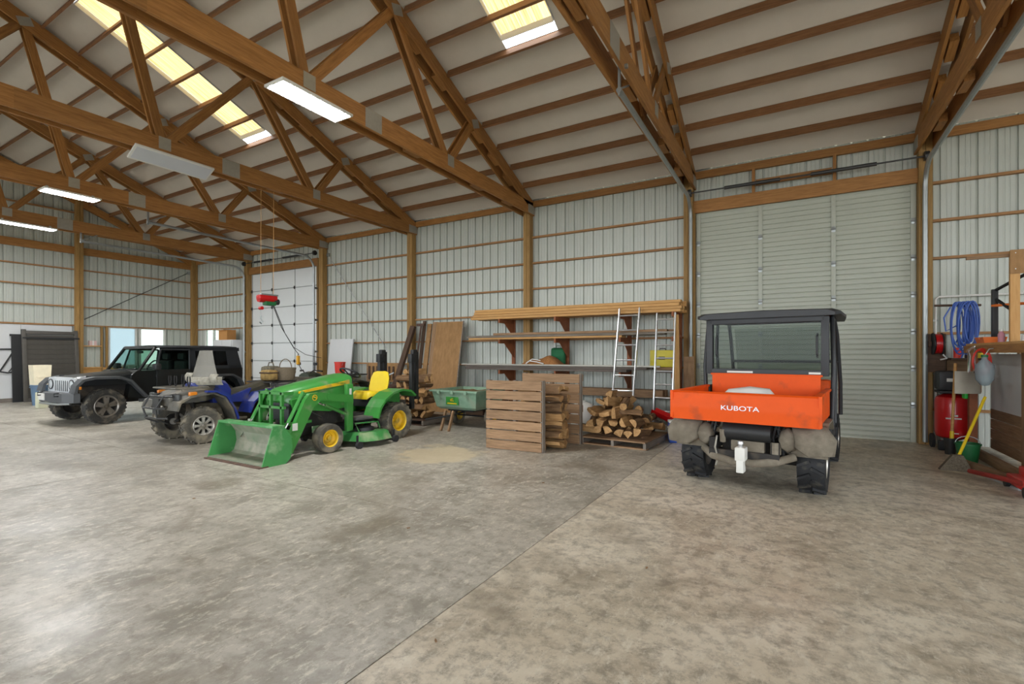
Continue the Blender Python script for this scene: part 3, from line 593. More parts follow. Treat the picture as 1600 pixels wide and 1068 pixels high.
# ================================================================== QUAD BIKES
mat('quad_blue', '2A3A8C', .35, var=.15, coat=.4, dirt='5E5C66', dirtamt=.2); mat('quad_grey', '66645C', .6, col2='4A4842', dirt='7C7464', dirtamt=.4)
mat('quad_green', '3C4436', .6, var=.2, dirt='6B6350', dirtamt=.3)
mat('seat_vinyl', '3B3930', .6, col2='4E4A3A', scale=9); mat('camo', '7B7360', .85, col2='4B4638', scale=22)
mat('mud_plastic', '6A6252', .85, col2='4A443A', scale=9); glassmat('clear_screen', 'EDEBE4', .24, .3, 'D8D6CE')
def quad(loc, rz, lab, bodym, full):
    q = thing('quad_bike', lab, 'quad bike', loc, rz)
    for s in (-1, 1):
        wheel(q, (0, s*.465, .295), .292, .21, .155, 'tyre_dusty', 'alloy_cast', 'eight', 16, .016, s, R(-10)); wheel(q, (-1.22, s*.455, .295), .292, .25, .155, 'tyre_dusty', 'alloy_cast', 'eight', 16, .016, s)
        # front mudguard: grey skirt, coloured lip
        b = B(); arch(b, 0, [(.40, .56), (.36, .68), (.22, .76), (-.12, .80), (-.30, .72), (-.42, .52), (-.48, .34)], .03, min(s*.26, s*.58), max(s*.26, s*.58)); f = b.build('front_mudguard', 'quad_grey', q, 25)
        b = B(); arch(b, 0, [(-.02, .83), (-.16, .825), (-.33, .74), (-.46, .52), (-.52, .34)], .03, min(s*.50, s*.60), max(s*.50, s*.60)); b.build('mudguard_lip', bodym, f, 25)
        b = B(); arch(b, -1.22, [(.46, .42), (.38, .60), (.22, .74), (-.15, .78), (-.40, .72), (-.48, .6)], .03, min(s*.22, s*.58), max(s*.22, s*.58)); b.build('rear_mudguard', bodym, q, 25)
        B().box(.30, .36, min(s*.30, s*.47), max(s*.30, s*.47), .70, .82, .02).build('headlight', 'dark_steel', q)
        B().box(.10, .22, s*.50-.03, s*.50+.03, .77, .85, .02).build('reflector', 'amber', q)
        B().box(-.75, -.40, min(s*.20, s*.46), max(s*.20, s*.46), .30, .34, .01).tube([(-.40, s*.46, .34), (-.75, s*.46, .34)], .02, 6).build('footrest', 'mud_plastic', q)
        B().prism([(-.30, .62), (-.85, .60), (-.98, .84), (-.62, .72), (-.42, .86), (-.22, .88)], 'y', min(s*.15, s*.24), max(s*.15, s*.24)).build('side_panel', bodym, q, 25)
        B().tube([(.10, s*.12, .34), (0, s*.35, .30)], .03, 6).tube([(.05, s*.18, .75), (.0, s*.33, .36)], .035, 8).build('suspension_arm', 'dark_under', q)
    B().loft([[(x, -w, z0), (x, -w, z1), (x, -w*.6, z1+.03), (x, w*.6, z1+.03), (x, w, z1), (x, w, z0)] for x, w, z0, z1 in ((.38, .24, .62, .74), (.22, .34, .66, .83), (-.12, .36, .68, .87), (-.34, .22, .7, .92))]).build('nose', 'quad_grey', q, 30)
    B().loft([[(x, -w, z0), (x, -w, z1), (x, -w*.5, z1+.05), (x, w*.5, z1+.05), (x, w, z1), (x, w, z0)] for x, w, z0, z1 in ((-.18, .18, .8, .95), (-.38, .2, .7, .99), (-.58, .17, .7, .93), (-.66, .14, .7, .82))]).build('fuel_tank', bodym, q, 30)
    B().loft([[(x, -w, z-.1), (x, -w, z-.02), (x, -w*.6, z+.03), (x, w*.6, z+.03), (x, w, z-.02), (x, w, z-.1)] for x, w, z in ((-.60, .13, .83), (-.8, .17, .80), (-1.05, .19, .84), (-1.32, .18, .92), (-1.40, .15, .92))]).build('saddle', 'seat_vinyl', q, 30)
    B().box(-.95, -.05, -.16, .16, .28, .62, .03).box(-1.35, -.9, -.1, .1, .25, .7, .02).cyl((-1.22, -.4, .295), (-1.22, .4, .295), .04, 8).cyl((0, -.38, .295), (0, .38, .295), .03, 8).build('engine_block', 'mud_plastic', q)
    # bars
    B().tube([(-.36, -.38, 1.05), (-.30, -.2, 1.07), (-.26, -.08, 1.0), (-.26, .08, 1.0), (-.30, .2, 1.07), (-.36, .38, 1.05)], .014, 8).cyl((-.2, 0, .8), (-.27, 0, 1.02), .04, 8).build('handlebar', 'black_steel', q)
    for s in (-1, 1): B().cyl((-.36, s*.27, 1.06), (-.38, s*.40, 1.05), .02, 8).build('grip', 'black_rubber', q)
    # front guard
    b = B()
    for s in (-1, 1): b.tube([(.20, s*.22, .82), (.46, s*.22, .78), (.56, s*.2, .60), (.52, s*.18, .42), (.36, s*.15, .34)], .016, 8)
    for z, x in ((.78, .46), (.60, .56), (.44, .525)): b.tube([(x-.08, -.34, z), (x, -.2, z), (x, .2, z), (x-.08, .34, z)], .016, 8)
    b.box(.44, .47, -.1, .1, .5, .74)
    b.build('front_guard', 'dark_steel', q)
    b = B()
    b.tube([(.34, -.36, .90), (.34, .36, .90), (-.12, .42, .91), (-.12, -.42, .91)], .014, 8, closed=True)
    for i in range(7): y = -.33+.11*i; b.tube([(.34, y, .90), (-.12, y, .91)], .008, 6)
    for s in (-1, 1): b.tube([(.2, s*.25, .80), (.2, s*.25, .90)], .01, 6).tube([(-.08, s*.25, .84), (-.08, s*.25, .91)], .01, 6)
    b.build('front_rack', 'quad_grey', q)
    b = B().tube([(-1.28, -.40, .92), (-1.28, .40, .92), (-1.78, .38, .93), (-1.78, -.38, .93)], .014, 8, closed=True)
    for i in range(7): y = -.33+.11*i; b.tube([(-1.28, y, .92), (-1.78, y, .93)], .008, 6)
    b.tube([(-1.4, -.25, .7), (-1.4, -.25, .92)], .01, 6).tube([(-1.4, .25, .7), (-1.4, .25, .92)], .01, 6); b.build('rear_rack', 'dark_steel', q)
    b = B()
    if full:
        # screen with bulging lower fairing, wrist guards, gun forks
        def fn(u, v):
            y = (u-.5)*(.74-.34*v); z = 1.02+.50*v; x = -.10-.14*v-1.6*(y*y)
            return (x, y, z)
        sc = B().grid(fn, 10, 8, .006).build('windscreen', 'clear_screen', q, 60)
        B().grid(lambda u, v: (-.06-2.0*((u-.5)*.8)**2+.03*math.sin(v*math.pi), (u-.5)*.8, .93+.14*v), 10, 4, .01).build('fairing', mat('pale_camo', 'B4B0A2', .5, col2='7E7A6C', scale=14), q, 60)
        B().loft([[(x, -w, z-.07), (x, -w, z+.03), (x, 0, z+.06), (x, w, z+.03), (x, w, z-.07)] for x, w, z in ((-.02, .10, .92), (-.14, .14, .97), (-.3, .12, .99))]).build('instrument_pod', bodym, q, 30)
        for s in (-1, 1):
            B().grid(lambda u, v: (-.20-.10*abs(u-.5)+.04*math.sin(v*3.14), s*(.26+.22*u), .97+.15*v), 6, 4, .02).build('hand_guard', 'pale_camo', q, 60)
        for y in (-.30, -.12, .12, .30):
            f = B()
            for d in (-.045, .045): f.tube([(.12, y, .92), (.12, y+d*.6, .96), (.12, y+d, 1.03), (.12, y+d*.7, 1.09)], .009, 6)
            f.build('gun_fork', 'black_rubber', q)
    else:
        for s in (-1, 1): B().tube([(-.30, s*.25, 1.08), (-.26, s*.30, 1.2)], .008, 6).box(-.28, -.25, s*.30-.06, s*.30+.06, 1.19, 1.26, .01).build('mirror', 'black_plastic', q)
    return q
qb = quad((-8.85, 4.32, 0), R(-90), 'blue quad bike with muddy racks, clear windscreen and alloy wheels', 'quad_blue', True)
q2 = quad((-10.0, 7.25, 0), R(-90), 'dark quad bike half hidden behind the green tractor bonnet', 'quad_green', False)
# load on the rear rack of the blue quad
mat('wicker', '8A7C66', .9, col2='5C5242', scale=60, stretch=(1, 1, 3), bump=.8); mat('tan_canvas', 'B99A5C', .9, col2='7E673A', scale=12, bump=.5)
bk = thing('wicker_basket', 'grey wicker basket on the rear rack of the blue quad', 'basket', (-8.66, 6.02, .947))
b = B(); b.lathe([(.001, 0), (.15, 0), (.175, .07), (.17, .09), (.19, .16), (.185, .18), (.20, .24), (.185, .245), (.165, .16), (.15, .02), (.001, .02)], 22); b.build('basket_body', 'wicker', bk, 60)
B().tube([(.19*math.cos(R(a)), 0, .24+.17*math.sin(R(a))) for a in range(0, 181, 15)], .009, 6).build('basket_handle', 'wicker', bk)
bk2 = thing('camouflage_bag', 'mottled green bag strapped at the back of the blue quad', 'bag', (-9.02, 5.95, .947))
b = B().box(-.16, .16, -.13, .13, 0, .27, .06); b.build('bag_body', 'camo', bk2, 60); B().tube([(-.1, 0, .26), (-.06, 0, .34), (.06, 0, .34), (.1, 0, .26)], .01, 6).build('bag_handle', 'camo', bk2)
bk3 = thing('canvas_pouch', 'tan canvas pouch behind the saddle of the blue quad', 'bag', (-8.7, 5.70, .952)); B().box(-.15, .15, -.10, .10, 0, .20, .05).build('pouch_body', 'tan_canvas', bk3, 60); B().box(-.155, .155, -.106, .106, .13, .16, .01).build('pouch_strap', 'dark_wood', bk3)
# ================================================================== GREEN TRACTOR
mat('deere_green', '3A8A3A', .4, var=.12, coat=.3, dirt='6E8A62', dirtamt=.12); mat('deck_green', '3D8A45', .5, dirt='8A9A74', dirtamt=.5)
mat('bucket_inside', '6F7F66', .6, col2='8C8B7C', scale=5, dirt='A09A8A', dirtamt=.4); mat('bucket_green', '43914E', .45, dirt='8FAF86', dirtamt=.25, var=.12)
mat('seat_yellow', 'E3C722', .45, var=.08); mat('platform_grey', '4C4C4A', .8, dirt='7A7468', dirtamt=.4)
tr = thing('tractor', 'small green tractor with front loader bucket, yellow seat and mower deck', 'tractor', (-6.48, 4.85, 0), R(-90))
for s in (-1, 1):
    wheel(tr, (0, s*.50, .215), .213, .19, .125, 'tyre_dusty', 'tractor_yellow', 'dish', 0, .01, s, R(-6)); wheel(tr, (-1.42, s*.48, .31), .305, .27, .17, 'tyre_dusty', 'tractor_yellow', 'dish', 22, .012, s)
    # side cover, stripe, fender
    B().prism([(.42, .66), (.46, .80), (-.62, .98), (-.62, .62), (-.2, .58)], 'y', min(s*.26, s*.30), max(s*.26, s*.30)).build('side_panel', 'deere_green', tr, 25)
    st = B().prism([(.34, .885), (.34, .915), (-.58, 1.045), (-.58, .985)], 'y', min(s*.285, s*.304), max(s*.285, s*.304)).build('hood_stripe', 'tractor_yellow', tr)
    b = B(); arch(b, -1.42, [(.50, .40), (.44, .56), (.34, .68), (.16, .78), (-.06, .82), (-.26, .79), (-.38, .70)], .035, min(s*.28, s*.62), max(s*.28, s*.62)); b.prism([(-.90, .38), (-1.0, .60), (-1.26, .76), (-1.72, .76), (-1.72, .5), (-1.1, .42)], 'y', min(s*.28, s*.31), max(s*.28, s*.31)); b.build('fender', 'deere_green', tr, 25)
    # folded rollover frame
    rp = B().box(-1.98, -1.90, s*.40-.035, s*.40+.035, .45, 1.38, .008).box(-2.02, -1.88, s*.40-.05, s*.40+.05, 1.30, 1.46, .012).box(-2.10, -2.03, s*.40-.03, s*.40+.03, .62, 1.5, .008).tube([(-1.95, s*.40-.06, 1.42), (-1.95, s*.40+.06, 1.42)], .016, 8).box(-2.06, -1.94, s*.40-.04, s*.40+.04, 1.44, 1.54, .02)
    rp.build('rollover_post', 'black_steel', tr)
    # loader: mast, boom, cylinders
    B().box(-.50, -.38, s*.445-.035, s*.445+.035, .26, .99, .01).build('loader_mast', 'deere_green', tr)
    B().prism([(-.47, .70), (-.47, .82), (.16, .90), (.32, .89), (.40, .80), (.72, .17), (.66, .09), (.58, .12), (.25, .70), (.12, .78)], 'y', s*.48-.035, s*.48+.035).build('loader_boom', 'deere_green', tr, 20)
    cy = B().cyl((-.44, s*.45, .50), (.02, s*.45, .70), .026, 10).build('lift_cylinder', 'deere_green', tr); B().cyl((.02, s*.45, .70), (.22, s*.45, .78), .014, 8).build('piston_rod', 'chrome', cy)
    cy = B().cyl((.36, s*.42, .92), (.60, s*.42, .50), .026, 10).build('bucket_cylinder', 'deere_green', tr); B().cyl((.60, s*.42, .50), (.76, s*.42, .26), .014, 8).build('piston_rod', 'chrome', cy)
    B().tube([(-.05, s*.30, .5), (.3, s*.40, .66), (.42, s*.41, .82)], .012, 6).build('hydraulic_hose', 'black_rubber', tr)
    B().cyl((-.02, s*.485, .83), (-.02, s*.487+s*.034, .83), .05, 16) .build('emblem_disc', 'deere_green', tr)
    B().lathe([(.034, 0), (.042, 0), (.042, .004), (.034, .004)], 16, Matrix.Translation((.24, s*.516, .83)) @ Matrix.Rotation(R(-90*s), 4, 'X'), closed=True).tube([(.215, s*.519, .82), (.235, s*.519, .835), (.262, s*.519, .84)], .006, 5).build('emblem', 'tractor_yellow', tr)
    B().box(.52, .60, s*.516, s*.518+s*.002, .40, .50).build('warning_label', 'white_paint', tr)
    B().box(-.46, -.42, s*.482, s*.486, .82, .92).build('warning_label', 'white_paint', tr)
for s in (-1, 1): lines(None, 'JOHN DEERE', .045, 'deere_green', (-.38, s*.307, 1.0), (R(90), R(8*s), 0 if s < 0 else R(180)), tr, 'lettering', .001)
b = B().loft([[(x, -w, zb), (x, -w, zt-.09), (x, -w*.86, zt-.035), (x, -w*.5, zt-.005), (x, 0, zt+.005), (x, w*.5, zt-.005), (x, w*.86, zt-.035), (x, w, zt-.09), (x, w, zb)] for x, w, zb, zt in ((.50, .21, .78, .93), (.42, .25, .72, .97), (.1, .275, .8, 1.03), (-.35, .29, .86, 1.10), (-.64, .29, .9, 1.14))]); b.build('hood', 'deere_green', tr, 40)
B().box(.38, .46, -.235, .235, .50, .88, .02).build('front_screen', 'black_plastic', tr)
for s in (-1, 1): B().box(.45, .475, min(s*.05, s*.2), max(s*.05, s*.2), .76, .88, .012).build('headlight', 'lamp_glass', tr)
b = B()
for y in (-.27, -.02, .23): b.box(.54, .58, y-.018, y+.018, .42, .92)
for z in (.44, .70, .90): b.box(.54, .58, -.29, .29, z-.018, z+.018)
for y in (-.27, .25): b.box(.1, .56, y-.018, y+.018, .44, .48)
for y in (-.27, .25): b.box(.40, .56, y-.014, y+.014, .88, .92)
b.build('grille_guard', 'deere_green', tr)
B().box(-.75, .40, -.17, .17, .36, .82, .02).box(-1.5, -.6, -.2, .2, .28, .45).cyl((-1.42, -.4, .31), (-1.42, .4, .31), .07, 10).box(-.05, .05, -.42, .42, .17, .25).box(.0, .44, -.14, .14, .24, .4).build('chassis', 'dark_under', tr)
B().box(-1.10, -.55, -.50, .50, .40, .44, .01).box(-.62, -.52, -.3, .3, .44, .7, .02).build('platform', 'platform_grey', tr)
B().box(-.72, -.58, -.24, .24, .66, 1.10, .04).build('dashboard', 'black_plastic', tr)
M = Matrix.Translation((-.86, 0, 1.14)) @ Matrix.Rotation(R(-28), 4, 'Y')
B().tube([(.17*math.cos(R(a)), .17*math.sin(R(a)), 0) for a in range(0, 360, 15)], .016, 8, True, M).tube([(-.16, 0, 0), (0, 0, -.04), (.16, 0, 0)], .013, 6, False, M).tube([(0, 0, -.04), (0, .16, 0)], .013, 6, False, M).cyl((0, 0, -.03), (0.03, 0, -.2), .025, 8, None, M).build('steering_wheel', 'black_plastic', tr)
se = B().loft([[(x, -w, z-.06), (x, -w, z), (x, -w*.7, z+.035), (x, -w*.25, z+.02), (x, w*.25, z+.02), (x, w*.7, z+.035), (x, w, z), (x, w, z-.06)] for x, w, z in ((-1.06, .18, .74), (-1.12, .22, .79), (-1.3, .23, .77), (-1.5, .22, .76))]).build('seat_cushion', 'seat_yellow', tr, 50)
b = B().loft([[(-1.46-.10*t-.0, -w, z) , (-1.50-.10*t, -w*.9, z), (-1.56-.10*t, 0, z), (-1.50-.10*t, w*.9, z), (-1.46-.10*t, w, z), (-1.44-.10*t, w*.6, z), (-1.46-.10*t, 0, z), (-1.44-.10*t, -w*.6, z)] for t, w, z in ((0, .20, .74), (.4, .23, .86), (.8, .225, 1.02), (1.0, .18, 1.12), (1.05, .10, 1.145))]); b.build('backrest', 'seat_yellow', tr, 50)
B().box(-1.5, -1.08, -.18, .18, .55, .72, .02).build('seat_base', 'black_plastic', tr)
B().box(-1.9, -1.5, -.3, .3, .40, .62, .02).tube([(-1.94, -.4, .5), (-1.94, .4, .5)], .035, 8).build('rear_housing', 'dark_under', tr)
# mower deck
b = B().prism([(-.42, -.52), (-.42, .40), (-.52, .70), (-.72, .80), (-1.02, .80), (-1.12, .60), (-1.12, -.6), (-.95, -.72), (-.6, -.72)], 'z', .09, .22, hi_poly=[(-.48, -.46), (-.48, .36), (-.56, .62), (-.74, .72), (-1.0, .72), (-1.07, .55), (-1.07, -.54), (-.93, -.65), (-.63, -.65)])
dk = b.build('mower_deck', 'deck_green', tr, 20)
for y in (-.42, 0, .42): B().lathe([(.001, 0), (.16, 0), (.15, .05), (.06, .07), (.001, .08)], 16, Matrix.Translation((-.78, y, .22))).build('spindle_cover', 'black_plastic', dk)
for x, y in ((-.42, .70), (-1.16, .74), (-.42, -.6)): B().cyl((x, y-.03, .055), (x, y+.03, .055), .055, 12).box(x-.02, x+.02, y-.045, y-.035, .05, .2).build('gauge_wheel', 'black_rubber', dk)
B().tube([(-.6, .5, .22), (-.52, .5, .36), (-1.0, .5, .34), (-1.05, .5, .22)], .012, 6).build('lift_arm', 'deck_green', dk)
# bucket
bx = B(); prof = [(1.11, .02), (.80, .02), (.74, .06), (.70, .20), (.72, .34), (.80, .46), (.92, .50)]
b = B()
for i in range(len(prof)-1):
    (xa, za), (xb, zb) = prof[i], prof[i+1]; d = Vector((xb-xa, zb-za)).normalized(); n = Vector((-d.y, d.x))*-.012
    b.prism([(xa, za), (xb, zb), (xb+n.x, zb+n.y), (xa+n.x, za+n.y)], 'y', -.62, .62)
bu = b.build('bucket', 'bucket_inside', tr, 0)
for s in (-1, 1): B().prism([(1.12, .0), (.78, .0), (.71, .06), (.68, .20), (.70, .36), (.79, .48), (.96, .51), (1.0, .40)], 'y', s*.625-.008, s*.625+.008).build('bucket_side', 'bucket_green', bu)
B().box(.80, .97, -.635, .635, .485, .515, .006).build('bucket_lip', 'bucket_green', bu); B().box(1.03, 1.16, -.64, .64, 0, .018, .003).build('cutting_edge', 'rust_steel', bu)
B().box(.60, .70, -.55, .55, .10, .32, .01).build('bucket_mount', 'deere_green', bu)
B().cyl((.52, -.48, .36), (.52, .48, .36), .03, 10).build('cross_tube', 'deere_green', tr)
# ================================================================== ORANGE UTILITY VEHICLE
mat('utv_orange', 'E2540A', .55, var=.08, spec=.3, dirt='B04A22', dirtamt=.12); mat('utv_mud', '8C8475', .9, col2='5E574B', scale=7, dirt='6E6658', dirtamt=.4)
mat('cage_black', '35373A', .5, .1, var=.15); glassmat('utv_glass', 'DDE4E0', .13, .05, '14181A'); mat('badge_silver', 'C8CACC', .3, .6, var=.05)
uv = thing('utility_vehicle', 'orange utility vehicle with tipping bed, black roof and muddy rear', 'vehicle', (-.40, 6.12, 0), R(83))
for s in (-1, 1):
    wheel(uv, (0, s*.585, .315), .305, .26, .16, 'tyre_black', 'alloy_cast', 'eight', 15, .03, s); wheel(uv, (1.95, s*.585, .315), .305, .24, .16, 'tyre_black', 'alloy_cast', 'eight', 15, .03, s)
    b = B(); arch(b, 0, [(-.36, .42), (-.40, .56), (-.36, .68), (-.22, .76), (.25, .76), (.42, .64)], .02, min(s*.42, s*.74), max(s*.42, s*.74)); b.build('rear_mudguard', 'utv_mud', uv, 25)
    # bulbous mud-caked guard end pieces
    b = B().loft([[(x, s*(c-w), z+h), (x, s*(c+w*.6), z+h*1.1), (x, s*(c+w), z+h*.3), (x, s*(c+w*.9), z-h*.8), (x, s*(c-w*.3), z-h), (x, s*(c-w), z-h*.3)] for x, c, w, z, h in ((-.30, .62, .17, .60, .13), (-.42, .63, .19, .58, .14), (-.52, .64, .15, .56, .10))]); b.build('mud_flap', 'utv_mud', uv, 85)
    b = B().loft([[(x, s*(.40+q*.09*math.cos(a)), .60+q*.13*math.sin(a)-q*.02) for a in [2*math.pi*i/8 for i in range(8)]] for x, q in ((-.28, .8), (-.40, 1), (-.50, .7))]); b.build('mud_flap', 'utv_mud', uv, 85)
# bed
b = B().box(-.62, .62, -.66, .66, .755, .785)
b.box(-.62, .64, .655, .685, .755, 1.045).box(-.62, .64, -.685, -.655, .755, 1.045).box(-.62, .66, .64, .70, 1.03, 1.06, .006).box(-.62, .66, -.70, -.64, 1.03, 1.06, .006)
bed = b.build('cargo_bed', 'utv_orange', uv)
B().box(.60, .64, -.60, .60, .78, 1.20, .008).box(.60, .66, -.62, .62, 1.19, 1.215, .006).build('headboard', 'utv_orange', bed)
tg = B().prism([(-.64, .75), (-.64, .755), (-.665, .86), (-.665, .93), (-.645, .99), (-.645, 1.04), (-.66, 1.06), (-.62, 1.06), (-.62, .75)], 'y', -.70, .70).build('tailgate', 'utv_orange', bed, 20)
b = B()
for s in (-1, 1): b.box(-.66, -.60, s*.70-.015, s*.70+.015, .76, 1.06, .004)
b.build('tailgate_corner', 'utv_orange', bed)
t = lines(None, 'KUBOTA', .068, 'badge_silver', (-.669, .0, .90), (R(90), 0, R(-90)), tg, 'lettering', .003, 1.35)
sk = thing('white_sack', 'white plastic sack lying in the orange cargo bed', 'sack', (0, 0, 0)); sk.matrix_world = Matrix.Translation((-.42, 5.95, .787))
b = B().loft([[(x, w*math.cos(a), .14+h*math.sin(a)) for a in [2*math.pi*i/12 for i in range(12)]] for x, w, h in ((-.32, .06, .06), (-.24, .13, .13), (0, .17, .16), (.22, .14, .14), (.30, .05, .05))]); b.build('sack_body', 'white_plastic', sk, 60)
for v in (sk.children[0],): v.rotation_euler = (0, 0, R(12)); v.location = (0, 0, 0); v.scale = (.9, 1, 1.05)
# cab
def bars(b, pts, r=.026): b.tube(pts, r, 8)
for s in (-1, 1):
    b = B(); bars(b, [(.72, s*.70, .62), (.72, s*.72, 1.3), (.80, s*.70, 1.85), (.95, s*.68, 1.91), (1.75, s*.66, 1.91), (1.95, s*.68, 1.7), (2.25, s*.70, 1.05), (2.3, s*.7, .6)]); bars(b, [(1.25, s*.70, .6), (1.3, s*.70, 1.2), (1.2, s*.69, 1.5), (1.2, s*.68, 1.9)], .02); b.build('cage_side', 'cage_black', uv, 60)
    B().box(.62, .70, min(s*.60, s*.68), max(s*.60, s*.68), 1.2, 1.9, .01).build('window_post', 'cage_black', uv)
    B().box(.75, 1.3, min(s*.66, s*.70), max(s*.66, s*.70), .45, 1.05, .02).build('door_panel', 'cage_black', uv)
    B().tube([(.70, s*.56, 1.42), (.64, s*.56, 1.46), (.64, s*.56, 1.66), (.70, s*.56, 1.70)], .012, 8).build('grab_handle', 'cage_black', uv)
B().box(.62, .70, -.64, .64, 1.20, 1.27, .01).box(.62, .70, -.64, .64, 1.84, 1.92, .01).build('rear_window_frame', 'cage_black', uv)
B().box(.655, .665, -.62, .62, 1.25, 1.86).build('rear_window', 'utv_glass', uv)
B().box(.612, .62, -.60, -.48, 1.222, 1.245).box(.612, .62, .12, .42, 1.222, 1.245).build('window_label', 'white_paint', uv)
B().loft([[(x, -w, z-.035), (x, -w, z), (x, -w+.08, z+.03), (x, 0, z+.045), (x, w-.08, z+.03), (x, w, z), (x, w, z-.035)] for x, w, z in ((.55, .74, 1.94), (.62, .79, 1.955), (1.6, .80, 1.965), (2.05, .76, 1.94))]).build('roof', 'cage_black', uv, 40)
b = B(); bars(b, [(1.75, -.66, 1.91), (1.75, .66, 1.91)], .024); bars(b, [(2.1, -.69, 1.35), (2.1, .69, 1.35)], .02); b.build('front_cage_bar', 'cage_black', uv)
B().add([(2.24, -.64, 1.10), (2.24, .64, 1.10), (1.92, .62, 1.84), (1.92, -.62, 1.84)], [(0, 1, 2, 3)]).build('windscreen', 'utv_glass', uv, 0)
B().box(1.2, 2.25, -.55, .55, .40, .48).box(2.2, 2.75, -.6, .6, .45, 1.0, .08).box(1.95, 2.25, -.6, .6, .5, 1.1, .05).build('front_body', 'utv_orange', uv)
for y in (-.33, .33):
    st = B().box(.85, 1.3, y-.25, y+.25, .68, .82, .04).build('seat', 'black_plastic', uv); B().box(.78, .90, y-.25, y+.25, .80, 1.22, .04).build('backrest', 'black_plastic', st)
B().box(-.5, 1.3, -.34, -.26, .44, .56).box(-.5, 1.3, .26, .34, .44, .56).box(-.3, .5, -.26, .26, .36, .60, .03).cyl((0, -.5, .315), (0, .5, .315), .06, 10).box(-.52, -.46, -.34, .34, .36, .44, .01).box(.3, 2.0, -.4, .4, .33, .42).build('chassis', 'dark_under', uv)
B().cyl((-.44, -.26, .64), (-.44, .20, .64), .10, 16).build('muffler', 'black_steel', uv)
B().box(-.5, -.42, -.2, .12, .44, .55, .01).cyl((-.5, .2, .52), (-.52, .2, .66), .03, 8).cyl((-.46, -.3, .56), (-.46, -.3, .44), .05, 10).build('engine_guard', 'utv_mud', uv)
B().tube([(-.40, .42, .42), (-.50, .3, .36), (-.54, .1, .33), (-.54, -.1, .33), (-.50, -.3, .36), (-.40, -.46, .42)], .042, 8).build('rear_bumper_bar', 'utv_mud', uv, 60)
h = B().box(-.66, -.52, -.05, .05, .36, .50, .015).box(-.66, -.54, -.035, .035, .24, .37, .01).build('hitch_mount', 'white_paint', uv); B().lathe([(.001, 0), (.02, 0), (.02, .02), (.03, .035), (.028, .06), (.001, .07)], 12, Matrix.Translation((-.62, 0, .50))).build('hitch_ball', 'aluminium', h)
for s in (-1, 1):
    sa = B().cyl((-.36, s*.30, .74), (-.40, s*.36, .40), .022, 8).build('shock_absorber', 'black_steel', uv)
    B().tube([(-.36-.04*i/30+.04*math.cos(i*.9), s*(.30+.06*i/30)+.04*math.sin(i*.9), .72-.30*i/30) for i in range(31)], .007, 5).build('coil_spring', 'dark_steel', sa)
b = B()
for s in (-.3, -.1, .12, .32): b.tube([(-.40, s, .74), (-.44, s+.03, .6), (-.46, s, .46)], .012, 6)
b.build('cable_loom', 'black_rubber', uv)
B().tube([(-.50, .26, .58), (-.54, .27, .46), (-.50, .25, .34), (-.51, .27, .26)], .010, 6).build('safety_chain', 'plate_steel', uv)
# ================================================================== LUMBER RACK ON THE LONG WALL
mat('grey_plank', '857C70', .8, col2='655C52', scale=3, stretch=GR, rnd=.12); mat('dark_plank', '6A6058', .7, col2='4C443E', scale=3, stretch=GR, rnd=.12)
rack = thing('lumber_rack', 'wooden wall rack of triangular brackets holding lumber', 'rack', (-3.8, W-.16, 0))
for i, x in enumerate((-5.86, -4.45, -3.02, -1.99)):
    lx = x+3.8
    board('upright', (lx, .02, 0), (lx, .02, 2.28), .09, .04, 'brace_wood', rack, (1, 0, 0))
    for z in (2.262, 1.79, 1.09, .60):
        a = board('arm', (lx, .0, z-.045), (lx, -.66, z-.045), .09, .04, 'brace_wood', rack)
        B().prism([(-.02, z-.09), (-.46, z-.09), (-.40, z-.14), (-.02, z-.42)], 'x', lx+.021, lx+.036).build('gusset', 'brace_wood', rack)
def lumber(n, x0, x1, y, z, w, t, m, lab, grp, jit=.06):
    a = x0+random.uniform(-jit, jit); c = x1+random.uniform(-jit, jit)*.6
    return tag(board('lumber_board', (a, y, z+t/2), (c, y, z+t/2), t, w, m, None, (0, 0, 1), .006 if w > .1 else 0), lab, 'board', grp)
for l in range(4):
    for c in range(4): lumber(0, -6.62+.03*l, -1.86, 9.60+.125*c+random.uniform(-.012, .002), 2.264+.0585*l, .11, .055, 'new_wood', 'fresh yellow board, %s of the %s layer on the top rack shelf' % (('front edge', 'second row', 'third row', 'wall side')[c], ('lowest', 'second', 'third', 'topmost')[l]), 'boards on the top rack shelf', .10 if c else .07)
lumber(0, -6.3, -5.2, 10.0, 2.495, .04, .03, 'dark_wood', 'thin dark strip lying above the fresh yellow lumber', None)
for c in range(3): lumber(0, -6.6, -3.05, 9.58+.145*c, 1.793, .14, .04, 'new_wood', 'light wide board on the second rack shelf, %s' % ('front one', 'middle one', 'wall side')[c], 'light boards on the second shelf', .2)
for c in range(2): lumber(0, -6.75, -2.2, 9.60+.20*c, 1.835, .19, .05, 'grey_plank', 'weathered grey plank on the second rack shelf, %s' % ('front one', 'wall side')[c], 'grey planks on the second shelf', .12)
for c in range(3): lumber(0, -5.95, -2.05, 9.58+.14*c, 1.888, .13, .05, 'old_wood', 'reddish board lying on the grey planks of the second shelf, %s' % ('front one', 'middle one', 'wall side')[c], 'reddish boards on the second shelf', .12)
for l in range(2):
    for c in range(3): lumber(0, -6.9, -2.9+.4*l, 9.56+.20*c, 1.093+.052*l, .19, .05, 'dark_plank', 'dark weathered plank on the third rack shelf, %s layer, %s' % (('lower', 'upper')[l], ('front one', 'middle one', 'wall side')[c]), 'dark planks on the third shelf', .14)
lumber(0, -6.95, -2.2, 9.50, 1.2, .05, .03, 'plate_steel', 'thin pale metal strip on the edge of the third shelf', None)
